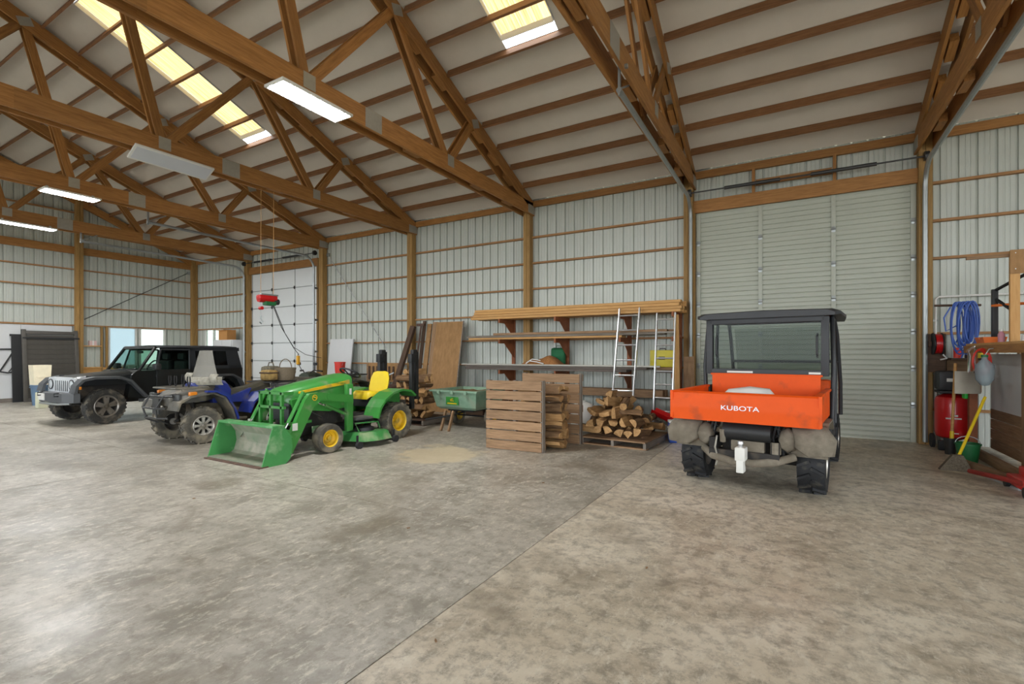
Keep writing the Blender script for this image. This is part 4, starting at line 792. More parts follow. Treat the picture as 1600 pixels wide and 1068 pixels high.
for l in range(2): lumber(0, -4.75, -2.15, 9.56+.16*l, .604, .15, .15, 'old_wood', 'squared brown timber on the lowest rack shelf, %s' % ('front one', 'behind the other')[l], 'timbers on the lowest shelf', .08)
lumber(0, -4.9, -3.0, 9.9, .604, .15, .05, 'grey_plank', 'short grey plank on the lowest rack shelf', None)
for i in range(5): lumber(0, -5.6, -2.4, 9.55+.12*i, .002, .11, .10, 'dark_plank', 'dark timber on the floor below the rack, row %s from the wall' % ('five', 'four', 'three', 'two', 'one')[i], 'timbers under the rack', .2)
for i in range(4): lumber(0, -5.4, -2.9, 9.57+.14*i, .103, .13, .12, 'dark_wood', 'dark brown beam on top of the floor timbers, row %s from the wall' % ('four', 'three', 'two', 'one')[i], 'beams under the rack', .2)
for i, (x, w, h) in enumerate(((-6.6, .5, .42), (-6.11, .34, .55))):
    t = thing('storage_box', '%s dark box under the end of the rack' % ('wide', 'tall narrow')[i], 'box', (x, 9.8, 0)); B().box(-w/2, w/2, -.25, .25, 0, h, .01).build('box_body', 'dark_wood', t); B().box(-w/2-.01, w/2+.01, -.26, .26, h, h+.03, .005).build('lid', 'black_plastic', t)
# things lying on the rack
mat('burlap', 'B07C4A', .95, col2='86582F', scale=30, bump=.5); mat('green_cloth', '1F6B42', .8, var=.3); mat('yellow_case', 'CFC032', .5, var=.15)
t = thing('burlap_heap', 'crumpled brown burlap sacking on the third rack shelf', 'sacking', (-4.85, 9.75, 1.214))
def heap(u, v):
    x = (u-.5)*.95; y = (v-.5)*.42; e = max(0, 1-(2*u-1)**4)*max(0, 1-(2*v-1)**4)
    return (x, y, e*(.15+.06*math.sin(x*9)+.05*noise.noise(Vector((x*6, y*6, 1))))+.004)
B().grid(heap, 18, 10, .012).build('folded_cloth', 'burlap', t, 60)
B().tube([(-.32, -.24, .03), (-.22, -.25, .09), (-.05, -.25, .07), (.12, -.24, .03)], .012, 6).tube([(-.30, -.25, .05), (-.15, -.26, .13), (.05, -.25, .10)], .010, 6).build('white_rope', 'white_plastic', t)
t = thing('green_bag', 'small dark green bag behind the burlap sacking', 'bag', (-4.62, 10.05, 1.2)); B().box(-.17, .17, -.07, .07, 0, .40, .06).build('bag_body', 'green_cloth', t, 60); B().tube([(-.06, 0, .38), (-.05, 0, .44), (.05, 0, .44), (.06, 0, .38)], .008, 6).build('bag_loop', 'green_cloth', t)
t = thing('tool_case', 'flat yellow plastic case stood on the rack behind the narrow ladder', 'case', (-2.27, 9.90, 1.196)); B().box(-.24, .24, -.06, .06, 0, .34, .02).build('case_shell', 'yellow_case', t); B().box(-.06, .06, -.075, -.055, .15, .21, .006).build('latch', 'black_plastic', t); B().tube([(-.06, 0, .335), (-.05, 0, .37), (.05, 0, .37), (.06, 0, .335)], .01, 6).build('handle', 'black_plastic', t)
lumber(0, -2.32, -1.95, 9.72, 1.093, .3, .05, 'dark_plank', 'short dark plank under the yellow case', None, .01); lumber(0, -2.30, -1.95, 9.72, 1.145, .28, .05, 'old_wood', 'short brown plank directly under the yellow case', None, .01)
# ================================================================== LADDERS
def ladder(base, top, w, n, lab):
    base = Vector(base); top = Vector(top); t = thing('ladder', lab, 'ladder', base); d = top-base
    for s in (-1, 1): board('rail', (s*w/2, 0, 0), (d.x+s*w/2, d.y, d.z), .025, .07, 'aluminium', t, (1, 0, 0), .004)
    for i in range(n): q = d*((i+.6)/(n+.1)); B().cyl((q.x-w/2, q.y, q.z), (q.x+w/2, q.y, q.z), .016, 8).build('rung', 'aluminium', t)
    for s in (-1, 1): B().box(s*w/2-.03, s*w/2+.03, -.05, .05, 0, .06, .01).build('ladder_foot', 'black_rubber', t)
ladder((-2.83, 8.92, 0), (-2.80, 9.44, 2.36), .40, 8, 'wide silver aluminium ladder leaning behind the loose firewood pile')
ladder((-2.10, 9.12, 0), (-2.10, 9.46, 2.24), .34, 9, 'narrow aluminium ladder leaning beside the orange vehicle')
# ================================================================== LEANING SHEETS AND BOARDS
t = thing('plywood_sheet', 'brown plywood sheet leaning on the wall behind the garden cart', 'plywood', (-7.68, 9.62, 0)); o = B().box(-.42, .42, -.01, .01, 0, 2.32).build('sheet', 'plywood', t); o.rotation_euler = (R(-10), 0, 0); B().box(.42, .45, -.012, .012, 0, 2.33).build('edge_strip', 'grey_wood', t).rotation_euler = (R(-10), 0, 0)
for x, w, z, m, lab in ((-8.22, .16, 2.30, 'old_wood', 'brown plank leaning right next to the plywood sheet'), (-8.42, .14, 2.26, 'plywood', 'narrow tan plank leaning between other planks'), (-8.60, .10, 2.34, 'dark_wood', 'dark narrow plank leaning by the steel fork lever')):
    tag(board('leaning_plank', (x, 9.74, 0), (x, 10.12, z), .035, w, m, None, (0, -1, 0)), lab, 'plank')
tag(board('leaning_timber', (-9.2, 9.35, .0), (-8.85, 9.95, 2.2), .09, .14, 'dark_wood', None, (0, -1, 0)), 'dark heavy timber leaning against the post', 'timber')
t = thing('steel_lever', 'rusty steel bar with a forked head leaning on the planks', 'bar', (-8.66, 9.60, 0)); B().tube([(0, 0, 0), (.04, .40, 2.22)], .025, 8).build('shaft', 'rust_steel', t); B().box(-.10, .16, .36, .44, 2.2, 2.27, .012).build('head', 'rust_steel', t)
t = thing('leaning_sheet', 'pale grey panel leaning between the post and wall girts', 'panel', (-11.85, 9.9, 0)); o = B().box(-.5, .5, -.02, .02, 0, 1.92, .004).build('sheet', 'white_board', t); o.rotation_euler = (R(-7), 0, 0); B().box(-.5, .5, -.03, -.02, .0, .06).build('bottom_rail', 'grey_wood', t)
t = thing('wooden_crate', 'slatted wooden crate under the red bucket', 'crate', (-11.2, 9.5, 0))
for i in range(5):
    for s in (-1, 1): B().box(-.32, .32, s*.25-.01, s*.25+.01, .04+.165*i, .17+.165*i).build('slat', 'old_wood', t)
for x in (-.31, .31):
    for y in (-.23, .23): B().box(x-.02, x+.02, y-.02, y+.02, 0, .85).build('corner_post', 'old_wood', t)
B().box(-.33, .33, -.26, .26, .85, .87).build('lid', 'old_wood', t)
t = thing('bucket', 'red plastic bucket standing on a crate near the post', 'bucket', (-11.2, 9.5, .871)); B().lathe([(.001, 0), (.125, 0), (.15, .33), (.16, .33), (.16, .36), (.145, .36), (.118, .012), (.001, .012)], 24).build('bucket_body', 'red_plastic', t, 40)
B().tube([(.15*math.cos(R(a)), -.02-.06*math.sin(R(a)), .34-.20*math.sin(R(a))) for a in range(0, 181, 20)], .005, 6).build('bail', 'galvanised', t)
t = thing('slatted_rack', 'low brown board with a row of slots behind the tractor seat', 'rack', (-9.75, 9.72, 0))
B().box(-.6, .6, -.02, .02, .7, 1.2).build('back_board', 'plywood', t)
for i in range(7): B().box(-.5+.15*i, -.45+.15*i, -.05, -.02, .75, 1.12).build('slot_slat', 'dark_wood', t)
for x in (-.56, .56): B().box(x-.03, x+.03, -.03, .03, 0, 1.2).build('leg', 'old_wood', t)
t = thing('scrap_bin', 'dark bin of scrap beside the tractor fender', 'bin', (-8.55, 8.7, 0)); B().lathe([(.001, 0), (.24, 0), (.30, .66), (.32, .66), (.32, .7), (.28, .7), (.22, .02), (.001, .02)], 20).build('bin_body', 'rust_steel', t); B().tube([(-.2, 0, .66), (.0, .05, .95), (.1, .1, 1.0)], .02, 6).tube([(.1, -.1, .66), (-.05, .0, .9)], .03, 6).build('scrap_pipe', 'galvanised', t)
# ================================================================== PALLETS
def pallet(lab, lx, ly, grp='wooden pallets', nb=7, m='old_wood'):
    t = thing('pallet', lab, 'pallet', (0, 0, 0), 0, grp); pw = ly/nb-.016
    for x in (-lx/2+.025, 0, lx/2-.025): board('stringer', (x, -ly/2, .06), (x, ly/2, .06), .085, .045, 'grey_wood', t)
    for i in range(nb): y = -ly/2+(i+.5)*ly/nb; board('deck_board', (-lx/2-.005, y, .113), (lx/2-.02, y, .113), .02, pw+random.uniform(-.008, .004), m, t)
    for i in range(3): y = -ly/2+.07+i*(ly-.14)/2; board('bottom_board', (-lx/2, y, .01), (lx/2, y, .01), .018, .11, m, t)
    return t
p = pallet('upright pallet of wide brown boards, standing in front of stacked split wood', .95, 1.06); p.location = (-3.66, 6.46, .53); p.rotation_euler = (R(90), 0, R(3))
p = pallet('upright pallet standing behind the stacked split wood, its top board showing', 1.06, 1.14); p.location = (-3.50, 7.42, .57); p.rotation_euler = (R(90), 0, 0)
p = pallet('flat pallet under the heap of loose split firewood', 1.08, 1.18); p.location = (-2.42, 7.95, 0); p.rotation_euler = (0, 0, R(-4))
p = pallet('dark flat pallet under the neat firewood stack by the cart', 1.0, .95, m='dark_wood'); p.location = (-6.95, 8.02, 0)
# ================================================================== FIREWOOD
def log_mesh(kind, seed, L, r):
    rd = random.Random(seed)
    if kind == 'round': ring = [(math.cos(2*math.pi*i/9), math.sin(2*math.pi*i/9), 0) for i in range(9)]
    elif kind == 'half': ring = [(math.cos(R(a)), math.sin(R(a))-.35, 0) for a in range(0, 181, 30)]+[(0, -.38, 1)]
    elif kind == 'slab': ring = [(-1.1, -.35, 1), (1.0, -.45, 1), (1.15, .3, 0), (.4, .5, 0), (-.5, .48, 0), (-1.1, .3, 1)]
    else: ring = [(0, -.85, 1)]+[(1.25*math.cos(R(a)), 1.25*math.sin(R(a))-.6, 0) for a in (40, 62, 85, 108, 140)]
    n = len(ring); vs = []; fs = []; mi = []
    for k in range(5):
        x = (k/4-.5)*L; sc = r*(1+rd.uniform(-.08, .08)); oy = rd.uniform(-.1, .1)*r; oz = rd.uniform(-.1, .1)*r
        for y, z, f in ring: vs.append((x+rd.uniform(-.012, .012), y*sc*(1+rd.uniform(-.06, .06))+oy, z*sc*(1+rd.uniform(-.06, .06))+oz))
    for k in range(4):
        for i in range(n): j = (i+1) % n; fs.append((k*n+i, k*n+j, (k+1)*n+j, (k+1)*n+i)); mi.append(1 if (kind != 'round' and (ring[i][2] or ring[j][2])) else 0)
    fs += [tuple(range(n-1, -1, -1)), tuple(range(4*n, 5*n))]; mi += [1, 1]
    me = bpy.data.meshes.new('log'); me.from_pydata(vs, [], fs); bm = bmesh.new(); bm.from_mesh(me); bmesh.ops.recalc_face_normals(bm, faces=bm.faces); bm.to_mesh(me); bm.free()
    me.materials.append(MATS['log_bark']); me.materials.append(MATS['log_split']); me.polygons.foreach_set('material_index', mi); me.update(); return me
LOGS = [log_mesh(k, i, L*.95, r*.84) for i, (k, L, r) in enumerate((('wedge', .40, .095), ('half', .38, .10), ('wedge', .36, .085), ('round', .42, .072), ('slab', .42, .10), ('wedge', .42, .10), ('half', .40, .085), ('slab', .36, .09)))]
def log(x, y, z, rz, rx, k, lab, grp, ry=0):
    o = link('split_log', LOGS[k % len(LOGS)]); o.location = (x, y, z); o.rotation_euler = (rx, ry, rz); return tag(o, lab, 'firewood', grp)
rd = random.Random(5)
L1 = 'split firewood log in the %s layer of the loose heap over the flat pallet'
for lay, (nx, ny, sx) in enumerate(((6, 3, .175), (5, 3, .185), (4, 2, .19), (3, 2, .19), (1, 1, .2))):
    for i in range(nx):
        for j in range(ny):
            x = -2.50+(i-(nx-1)/2)*sx+rd.uniform(-.02, .02)-.03*lay; y = 7.62+.43*j+.06*lay+rd.uniform(-.03, .03)
            log(x, y, .215+.145*lay+rd.uniform(-.01, .02), R(90+rd.uniform(-16, 16)) if rd.random() < .88 else R(rd.uniform(-20, 20)), R(rd.uniform(0, 360)), rd.randrange(8), L1 % ('lowest', 'second', 'third', 'fourth', 'topmost')[lay], 'loose firewood heap', R(rd.uniform(-9, 9)))
CN = ('lowest', 'second', 'third', 'fourth', 'fifth', 'sixth', 'topmost')
L2 = 'split firewood log, %s course of the neat stack by the garden cart'
for lay in range(7):
    cross = lay % 2
    n = 5 if lay < 4 else (4 if lay < 6 else 2)
    for i in range(n):
        if cross: log(-6.96+.42*(i % 2)-.20+.02*lay, 7.66+.17*(i//2), .22+.145*lay, R(rd.uniform(-9, 9)), R(rd.uniform(0, 360)), rd.randrange(8), L2 % CN[lay], 'firewood stack by the cart')
        else: log(-6.93+(i-(n-1)/2)*.18, 7.82, .22+.145*lay, R(90+rd.uniform(-10, 10)), R(rd.uniform(0, 360)), rd.randrange(8), L2 % CN[lay], 'firewood stack by the cart')
L3 = 'split firewood log, %s course between the two upright pallets'
for lay in range(7):
    for c in range(2):
        for rrow in range(2): log(-3.22-.42*c+rd.uniform(-.02, .02), 6.72+.19*rrow, .085+.14*lay, R(rd.uniform(-5, 5)), R(rd.uniform(0, 360)), rd.choice((0, 1, 4, 5, 6, 7)), L3 % CN[lay], 'firewood between the pallets')
# ================================================================== GARDEN CART
mat('cart_green', '8AA890', .6, col2='6E9078', scale=5, dirt='8A9A84', dirtamt=.3); mat('straw', '8C7A54', .95, col2='5E4E34', scale=30, bump=.8)
t = thing('garden_cart', 'faded green plastic tipping cart propped on wooden legs', 'cart', (-5.68, 8.05, 0))
def ringx(w, l, z): return [(-w, -l, z), (w, -l, z), (w, l, z), (-w, l, z)]
b = B().loft([ringx(.42, .38, .37), ringx(.47, .45, .42), ringx(.53, .53, .72), ringx(.57, .57, .72), ringx(.57, .57, .755), ringx(.51, .51, .755), ringx(.44, .40, .44)]); b.build('tub', 'cart_green', t, 25)
lp = B().box(-.20, .10, -.505, -.485, .47, .66, .004).build('tailgate_plate', 'deere_green', t); lp.rotation_euler = (R(0), 0, 0)
B().tube([(-.09, -.51, .56), (-.06, -.51, .585), (-.02, -.51, .59)], .008, 5).tube([(-.08, -.51, .55), (-.04, -.51, .555), (-.01, -.51, .545)], .007, 5).build('emblem', 'tractor_yellow', lp); B().box(-.16, .06, -.508, -.504, .49, .51).build('plate_line', 'tractor_yellow', lp)
for x in (-.32, .0, .32): B().box(x-.03, x+.03, -.60, -.57, .68, .75, .008).build('rim_clip', 'cart_green', t)
B().grid(lambda u, v: ((u-.5)*.96, (v-.5)*.96, .70+.05*noise.noise(Vector((u*6, v*6, 3)))), 12, 12).build('straw_litter', 'straw', t, 60)['kind'] = 'stuff'
for s in (-1, 1): wheel(t, (s*.42, .18, .19), .185, .14, .10, 'tyre_dusty', 'tractor_yellow', 'dish', 0, .01, s).rotation_euler = (0, 0, R(-90))
B().cyl((-.45, .18, .19), (.45, .18, .19), .015, 8).tube([(0, .2, .34), (0, -.6, .28), (-.35, -.95, .22)], .018, 8).box(-.3, .3, -.3, .35, .33, .37).build('chassis', 'black_steel', t)
for x in (-.12, .06): board('prop_leg', (x, -.78+.02, 0), (x+.01, -.62, .37), .05, .035, 'old_wood', t, (0, 1, 0))
# ================================================================== BY THE FIREWOOD
t = thing('white_sack', 'bulging white sack standing beside the firewood pallet', 'sack', (-3.42, 8.55, 0))
B().loft([[(w*math.cos(a)*1.1, w*math.sin(a)*.8, z) for a in [2*math.pi*i/14 for i in range(14)]] for w, z in ((.16, 0), (.22, .08), (.23, .3), (.21, .44), (.16, .52), (.05, .57))]).build('sack_body', 'white_plastic', t, 60); B().tube([(.05*math.cos(R(a)), .04*math.sin(R(a)), .575) for a in range(0, 360, 30)], .012, 6, True).build('tied_neck', 'white_plastic', t)
t = thing('toboggan', 'red plastic sled leaning between the firewood and the orange vehicle', 'sled', (-1.80, 8.80, 0)); o = B().grid(lambda u, v: ((u-.5)*.95, (v-.5)*.32, .10+.10*(2*abs(v-.5))**4+.1*max(0, u-.8)), 10, 8, .012).build('sled_shell', 'red_paint', t, 60); o.rotation_euler = (0, R(22), 0); o.location = (0, 0, .12)
t = thing('cooler', 'small blue cooler with white stripe beside the red sled', 'cooler', (-1.65, 8.34, 0)); o = B().box(-.16, .16, -.11, .11, 0, .32, .015).build('cooler_body', 'blue_plastic', t); B().box(-.165, .165, -.115, .115, .22, .245, .004).build('stripe', 'white_plastic', t); B().box(-.165, .165, -.115, .115, .32, .36, .015).build('lid', 'white_plastic', t); t.rotation_euler = (0, 0, R(20))
t = thing('paint_can', 'white can standing behind the blue cooler', 'can', (-1.42, 9.2, 0)); B().lathe([(.001, 0), (.10, 0), (.10, .46), (.105, .46), (.105, .48), (.001, .48)], 18).build('can_body', 'white_paint', t); B().lathe([(.06, .48), (.08, .48), (.08, .487), (.06, .487)], 18, closed=True).build('can_lid', 'galvanised', t)
tag(board('leaning_plank', (-1.68, 9.4, 0), (-1.78, 9.98, 1.4), .03, .2, 'old_wood', None, (0, -1, 0)), 'short brown plank leaning by the ribbed door jamb', 'plank')
tag(board('leaning_plank', (-1.86, 9.35, 0), (-1.93, 9.52, 2.2), .05, .09, 'new_wood', None, (0, -1, 0)), 'tall yellow stud leaning at the end of the rack', 'plank')
# ================================================================== WORK CORNER BEYOND THE RIBBED DOOR
sh = thing('storage_shelf', 'tall wooden shelf with pale panel and brown posts beside the compressor', 'shelf', (2.12, 8.3, 0))
for x, y in ((.10, 1.05), (.62, 1.05), (.40, .15), (.62, -1.3)): board('shelf_post', (x, y, 0), (x, y, 1.52), .09, .09, 'brace_wood' if x < .3 else 'old_wood', sh, (1, 0, 0))
board('front_rail', (.04, 1.12, 1.525), (.04, -1.6, 1.525), .10, .04, 'truss_wood', sh)
for i in range(4): board('shelf_plank', (.12+.155*i, 1.12, 1.59), (.12+.155*i, -1.6, 1.59), .03, .15, 'new_wood', sh)
B().box(.44, .46, -1.5, 1.62, .62, 1.46).build('pale_panel', 'white_board', sh)
for i in range(4): board('lower_board', (.45, 1.62, .12+.15*i), (.45, -1.5, .12+.15*i), .14, .025, 'old_wood', sh)
board('bottom_rail', (.10, 1.1, .08), (.10, -1.5, .08), .12, .05, 'old_wood', sh)
up = thing('bracket_post', 'yellow stud with a plywood gusset rising from the tall shelf', 'post', (2.40, 8.45, 1.606))
board('stud', (0, 0, 0), (0, 0, 1.15), .09, .045, 'new_wood', up, (1, 0, 0)); B().box(-.05, .40, -.035, -.023, .86, 1.16).build('gusset', 'plywood', up)
b = B()
for z in (.92, 1.12):
    for x in (0, .12, .3): b.cyl((x, -.036, z), (x, -.041, z), .006, 6)
b.build('screw_head', 'aluminium', up)
board('arm', (-.45, .02, 1.10), (.3, .02, 1.10), .04, .04, 'old_wood', up)
sr = thing('steel_rack', 'black steel rack with slanting arm standing on the tall shelf', 'rack', (2.60, 8.40, 1.606))
B().box(-.03, .03, -.03, .03, 0, .98, .004).build('upright', 'black_steel', sr); B().box(-.30, -.24, .45, .51, 0, .72, .004).build('upright', 'black_steel', sr)
B().tube([(-.27, .48, .70), (-.0, 0, .92), (.5, -.2, 1.0)], .022, 6).tube([(-.27, .48, .60), (-.15, .3, .42)], .022, 6).build('slanting_arm', 'black_steel', sr)
for z in (.14, .30, .46): B().box(.02, .9, -.03, .03, z, z+.05, .003).build('cross_bar', 'black_steel', sr)
B().tube([(-.30, .47, .50), (.1, .1, .50)], .018, 8).build('orange_tube', 'orange_plastic', sr)
# hose, reel, compressor
t = thing('hose_coil', 'blue air hose hanging in loops from a wall peg', 'hose', (2.17, 9.58, 1.5))
B().tube([(-.30, .12, .70), (.25, .22, .69)], .018, 8).build('peg', 'dark_wood', t)
for i in range(13):
    w = .055+.014*(i % 5); cx = .014*(i-6); h = .30+.022*((i*3) % 5); P = []
    for k in range(20): a = 2*math.pi*k/20; P.append((cx+w*math.sin(a), .03*math.sin(i*2+a)-.02*i*.3, .71-h+h*math.cos(a)+.02))
    B().tube(P, .011, 6, True).build('hose_loop', 'blue_hose', t)
B().tube([(-.14, 0, .66), (-.22, -.02, .5), (-.20, -.03, .30), (-.08, -.04, .38), (-.02, -.04, .66)], .011, 6).tube([(.02, -.05, .2), (.0, -.06, .0), (-.03, -.05, -.1)], .011, 6).build('hose_tail', 'blue_hose', t)
t = thing('hose_reel', 'red hose reel on a black bracket beside the white conduit', 'reel', (1.955, 9.98, 1.42))
M = Matrix.Translation((0, 0, .20)) @ Matrix.Rotation(R(90), 4, 'Y')
B().lathe([(.001, -.06), (.17, -.06), (.17, -.045), (.08, -.04), (.08, .04), (.17, .045), (.17, .06), (.001, .06)], 22, M).build('spool', 'black_steel', t)
for i in range(4): B().lathe([(.085, -.035+.02*i), (.155, -.035+.02*i), (.155, -.017+.02*i), (.085, -.017+.02*i)], 20, M, closed=True).build('hose_layer', 'red_paint', t)
B().box(-.12, .12, .08, .12, -.25, .36).box(-.10, -.07, -.02, .1, .16, .24).build('bracket', 'dark_wood', t); B().tube([(.06, -.05, .03), (.1, -.08, -.03), (.02, -.08, -.05)], .012, 6).build('hose_end', 'white_plastic', t)
t = thing('air_compressor', 'upright red air compressor with black pump on top', 'compressor', (2.10, 9.82, 0))
B().lathe([(.001, .14), (.10, .15), (.19, .20), (.21, .26), (.21, .74), (.19, .80), (.10, .85), (.001, .86)], 26).build('tank', 'red_paint', t, 40)
B().box(-.18, .20, -.18, .18, .86, .90, .01).build('pump_plate', 'black_steel', t); B().box(-.19, .15, -.17, .15, .90, 1.20, .05).build('pump_shroud', 'black_plastic', t); B().box(-.10, .08, -.178, -.168, 1.04, 1.09).build('pump_badge', 'white_paint', t)
for s in (-1, 1): B().cyl((s*.24, .08, .11), (s*.20, .08, .11), .11, 16).build('wheel', 'black_rubber', t)
B().box(-.2, .2, -.2, -.14, 0, .15, .01).build('foot', 'black_steel', t); B().tube([(.16, -.1, .86), (.22, -.14, .7), (.21, -.16, .5)], .012, 6).build('outlet_pipe', 'dark_steel', t)
B().box(-.12, .06, -.218, -.205, .48, .50).box(-.06, .02, -.218, -.205, .52, .545).box(-.06, .03, -.215, -.2, .26, .275).build('tank_label', 'white_paint', t)
t = thing('conduit', 'white plastic conduit bent along the wall over the compressor', 'pipe', (1.98, W-.09, 0)); B().tube([(0, 0, .05), (0, 0, 2.34), (.04, 0, 2.38), (3.0, 0, 2.38)], .016, 8).build('pipe', 'white_plastic', t)
for z in (.6, 1.3, 2.0): B().box(-.03, .03, -.01, .03, z-.015, z+.015).build('pipe_clip', 'galvanised', t)
# hanging hand tools on the shelf front
t = thing('metal_scoop', 'square grey metal scoop hanging by its bright handle from the shelf', 'scoop', (2.04, 8.62, .93), R(-62))
B().grid(lambda u, v: (-.02-.04*(2*abs(u-.5))**3, (u-.5)*.34, .30*v), 8, 6, .006).build('blade', 'dull_metal', t, 60); B().tube([(0, -.04, .28), (.0, -.03, .50), (0, -.05, .58)], .014, 8).tube([(0, .04, .28), (.0, .03, .50), (0, .05, .58)], .014, 8).tube([(0, -.05, .57), (.04, 0, .63), (0, .05, .57)], .014, 8).build('handle', 'chrome', t)
t = thing('plastic_jug', 'clear plastic jug hanging upside down from the shelf', 'jug', (2.06, 8.20, 1.06)); glassmat('jug_plastic', 'C8D2D6', .4, .25, 'B8C4CA')
B().lathe([(.001, 0), (.04, .01), (.085, .08), (.095, .20), (.09, .26), (.03, .33), (.03, .36), (.001, .36)], 16).build('jug_body', 'jug_plastic', t, 60); B().lathe([(.001, .36), (.035, .36), (.035, .39), (.001, .39)], 12).build('cap', 'green_plastic', t); B().tube([(0, 0, .38), (.04, 0, .46), (.09, 0, .47)], .006, 6).build('hook', 'galvanised', t)
t = thing('red_cord_coil', 'red extension cord coiled on the shelf front', 'cord', (2.08, 8.42, 1.22), R(-62))
for i in range(6): B().tube([(-.02-.004*i, (.085+.006*i)*math.sin(R(a))+.01*i, .14+(.15+.004*i)*math.cos(R(a))) for a in range(0, 360, 24)], .010, 6, True).build('cord_loop', 'red_plastic', t)
t = thing('green_brush', 'bright green brush hung low on the shelf post', 'brush', (2.12, 9.27, .82)); mat('bright_green', '1EB83A', .5); B().box(-.02, .02, -.07, .07, 0, .14, .015).build('brush_head', 'bright_green', t); B().tube([(0, 0, .13), (0, -.03, .3)], .012, 6).build('brush_handle', 'black_plastic', t)
# things on top of the shelf
def bottle(x, y, h, r, m, lab, capm='white_plastic'):
    t = thing('bottle', lab, 'bottle', (x, y, 1.606)); B().lathe([(.001, 0), (r, 0), (r, h*.65), (r*.45, h*.82), (r*.45, h*.86), (.001, h*.86)], 14).build('bottle_body', m, t, 40); B().lathe([(.001, h*.86), (r*.5, h*.86), (r*.5, h), (.001, h)], 12).build('cap', capm, t)
mat('pink_label', 'C98A9A', .5)
bottle(2.32, 8.60, .17, .035, 'pink_label', 'pink and white bottle on the shelf next to the yellow stud'); bottle(2.36, 7.95, .10, .045, 'white_plastic', 'short white jar on the shelf beyond the black rack'); bottle(2.42, 7.78, .09, .045, 'white_paint', 'squat white pot at the end of the shelf items', 'blue_plastic')
t = thing('orange_tray', 'shallow orange tray on the shelf beside the blue hose', 'tray', (2.30, 8.92, 1.606)); B().loft([[(-.10, -.16, 0), (.10, -.16, 0), (.10, .16, 0), (-.10, .16, 0)], [(-.12, -.18, .08), (.12, -.18, .08), (.12, .18, .08), (-.12, .18, .08)], [(-.11, -.17, .08), (.11, -.17, .08), (.11, .17, .08), (-.11, .17, .08)], [(-.09, -.15, .01), (.09, -.15, .01), (.09, .15, .01), (-.09, .15, .01)]]).build('tray_body', 'orange_plastic', t, 20); B().box(-.13, -.12, -.05, .05, .05, .075).build('tray_grip', 'orange_plastic', t)
# leaning tools and floor clutter
t = thing('broom', 'broom with yellow handle and worn grey bristles leaning on the shelf', 'broom', (1.76, 8.05, 0)); d = Vector((.36, .42, .86)); B().cyl((.02, .02, .16), tuple(d*1.05), .017, 8).build('handle', 'yellow_plastic', t); B().prism([(-.17, 0), (.15, 0), (.06, .20), (-.04, .20)], 'y', -.04, .04).build('bristles', mat('bristle', '6E6454', .95, scale=60, col2='4A4236'), t)
t = thing('shovel', 'long wooden-handled spade leaning in front of the compressor', 'shovel', (1.98, 9.28, 0)); B().cyl((0, 0, .28), (.07, .14, 1.32), .019, 8).build('handle', 'new_wood', t); B().cyl((-.003, -.005, .22), (.004, .01, .34), .024, 8).build('ferrule', 'yellow_plastic', t); B().grid(lambda u, v: (.02-.03+(u-.5)*.17*(1-.3*(1-v)), -.02+.05*(2*abs(u-.5))**2-.03*v, .24*v), 6, 4, .005).build('blade', 'dark_steel', t, 60)
t = thing('pry_bar', 'long black iron bar leaning against the pale shelf panel', 'bar', (2.28, 7.62, 0)); B().tube([(.05, -.12, .02), (.12, .32, 1.32)], .022, 8).build('shaft', 'black_steel', t); B().box(.08, .16, .29, .36, 1.28, 1.38, .01).build('head', 'black_steel', t)
t = thing('green_pail', 'dark green pail on the floor by the shelf post', 'pail', (2.03, 8.75, 0)); B().lathe([(.001, 0), (.10, 0), (.13, .24), (.14, .24), (.14, .26), (.125, .26), (.095, .01), (.001, .01)], 20).build('pail_body', 'green_plastic', t, 40); B().tube([(.13*math.cos(R(a)), 0, .25+.1*math.sin(R(a))) for a in range(0, 181, 20)], .005, 6).build('bail', 'galvanised', t)
tag(board('floor_timber', (1.86, 8.52, .05), (2.16, 7.45, .05), .08, .08, 'old_wood'), 'brown timber lying along the floor below the shelf', 'timber'); 
tag(board('floor_strip', (1.92, 8.12, .015), (2.1, 7.2, .015), .025, .06, 'aluminium'), 'thin pale metal strip on the floor by the red jack', 'strip')
t = thing('floor_jack', 'red trolley jack on the floor with long red handle', 'jack', (2.05, 7.1, 0))
B().box(-.02, .30, -.32, .30, .05, .15, .02).build('frame', 'red_paint', t); B().tube([(.06, -.30, .12), (-.06, .0, .12), (-.24, .62, .07)], .028, 8).build('handle', mat('worn_red', '8E2A22', .55, var=.2), t)
for x in (-.02, .30):
    for y in (-.26, .26): B().cyl((x-.02, y, .055), (x+.02, y, .055), .055, 12).build('wheel', 'black_steel', t)
B().box(.08, .20, .05, .30, .14, .24, .02).build('lift_arm', 'red_paint', t); B().cyl((-.02, -.36, .11), (.10, -.36, .11), .045, 12).build('grip_ring', 'blue_plastic', t)
wb2 = thing('back_shelf', 'dark wooden shelf with small tools on the wall behind the hoses', 'shelf', (2.55, 10.0, 0)); board('shelf_plank', (-.45, 0, 1.38), (-.04, 0, 1.38), .03, .28, 'dark_wood', wb2); board('back_plank', (-.45, .14, 1.28), (-.04, .14, 1.28), .20, .03, 'old_wood', wb2); board('back_plank', (-.45, .14, .95), (-.04, .14, .95), .18, .03, 'old_wood', wb2)
for i, (x, h, m) in enumerate(((-.36, .16, 'red_plastic'), (-.23, .22, 'black_plastic'), (-.10, .14, 'yellow_plastic'))):
    t = thing('tool_tin', '%s tin standing on the dark wall shelf behind the hoses' % ('small red', 'tall black', 'low yellow')[i], 'tin', (2.55+x, 9.95, 1.397)); B().lathe([(.001, 0), (.05, 0), (.05, h), (.001, h)], 14).build('tin_body', m, t); B().lathe([(.001, h), (.053, h), (.053, h+.015), (.001, h+.02)], 14).build('tin_lid', 'galvanised', t)
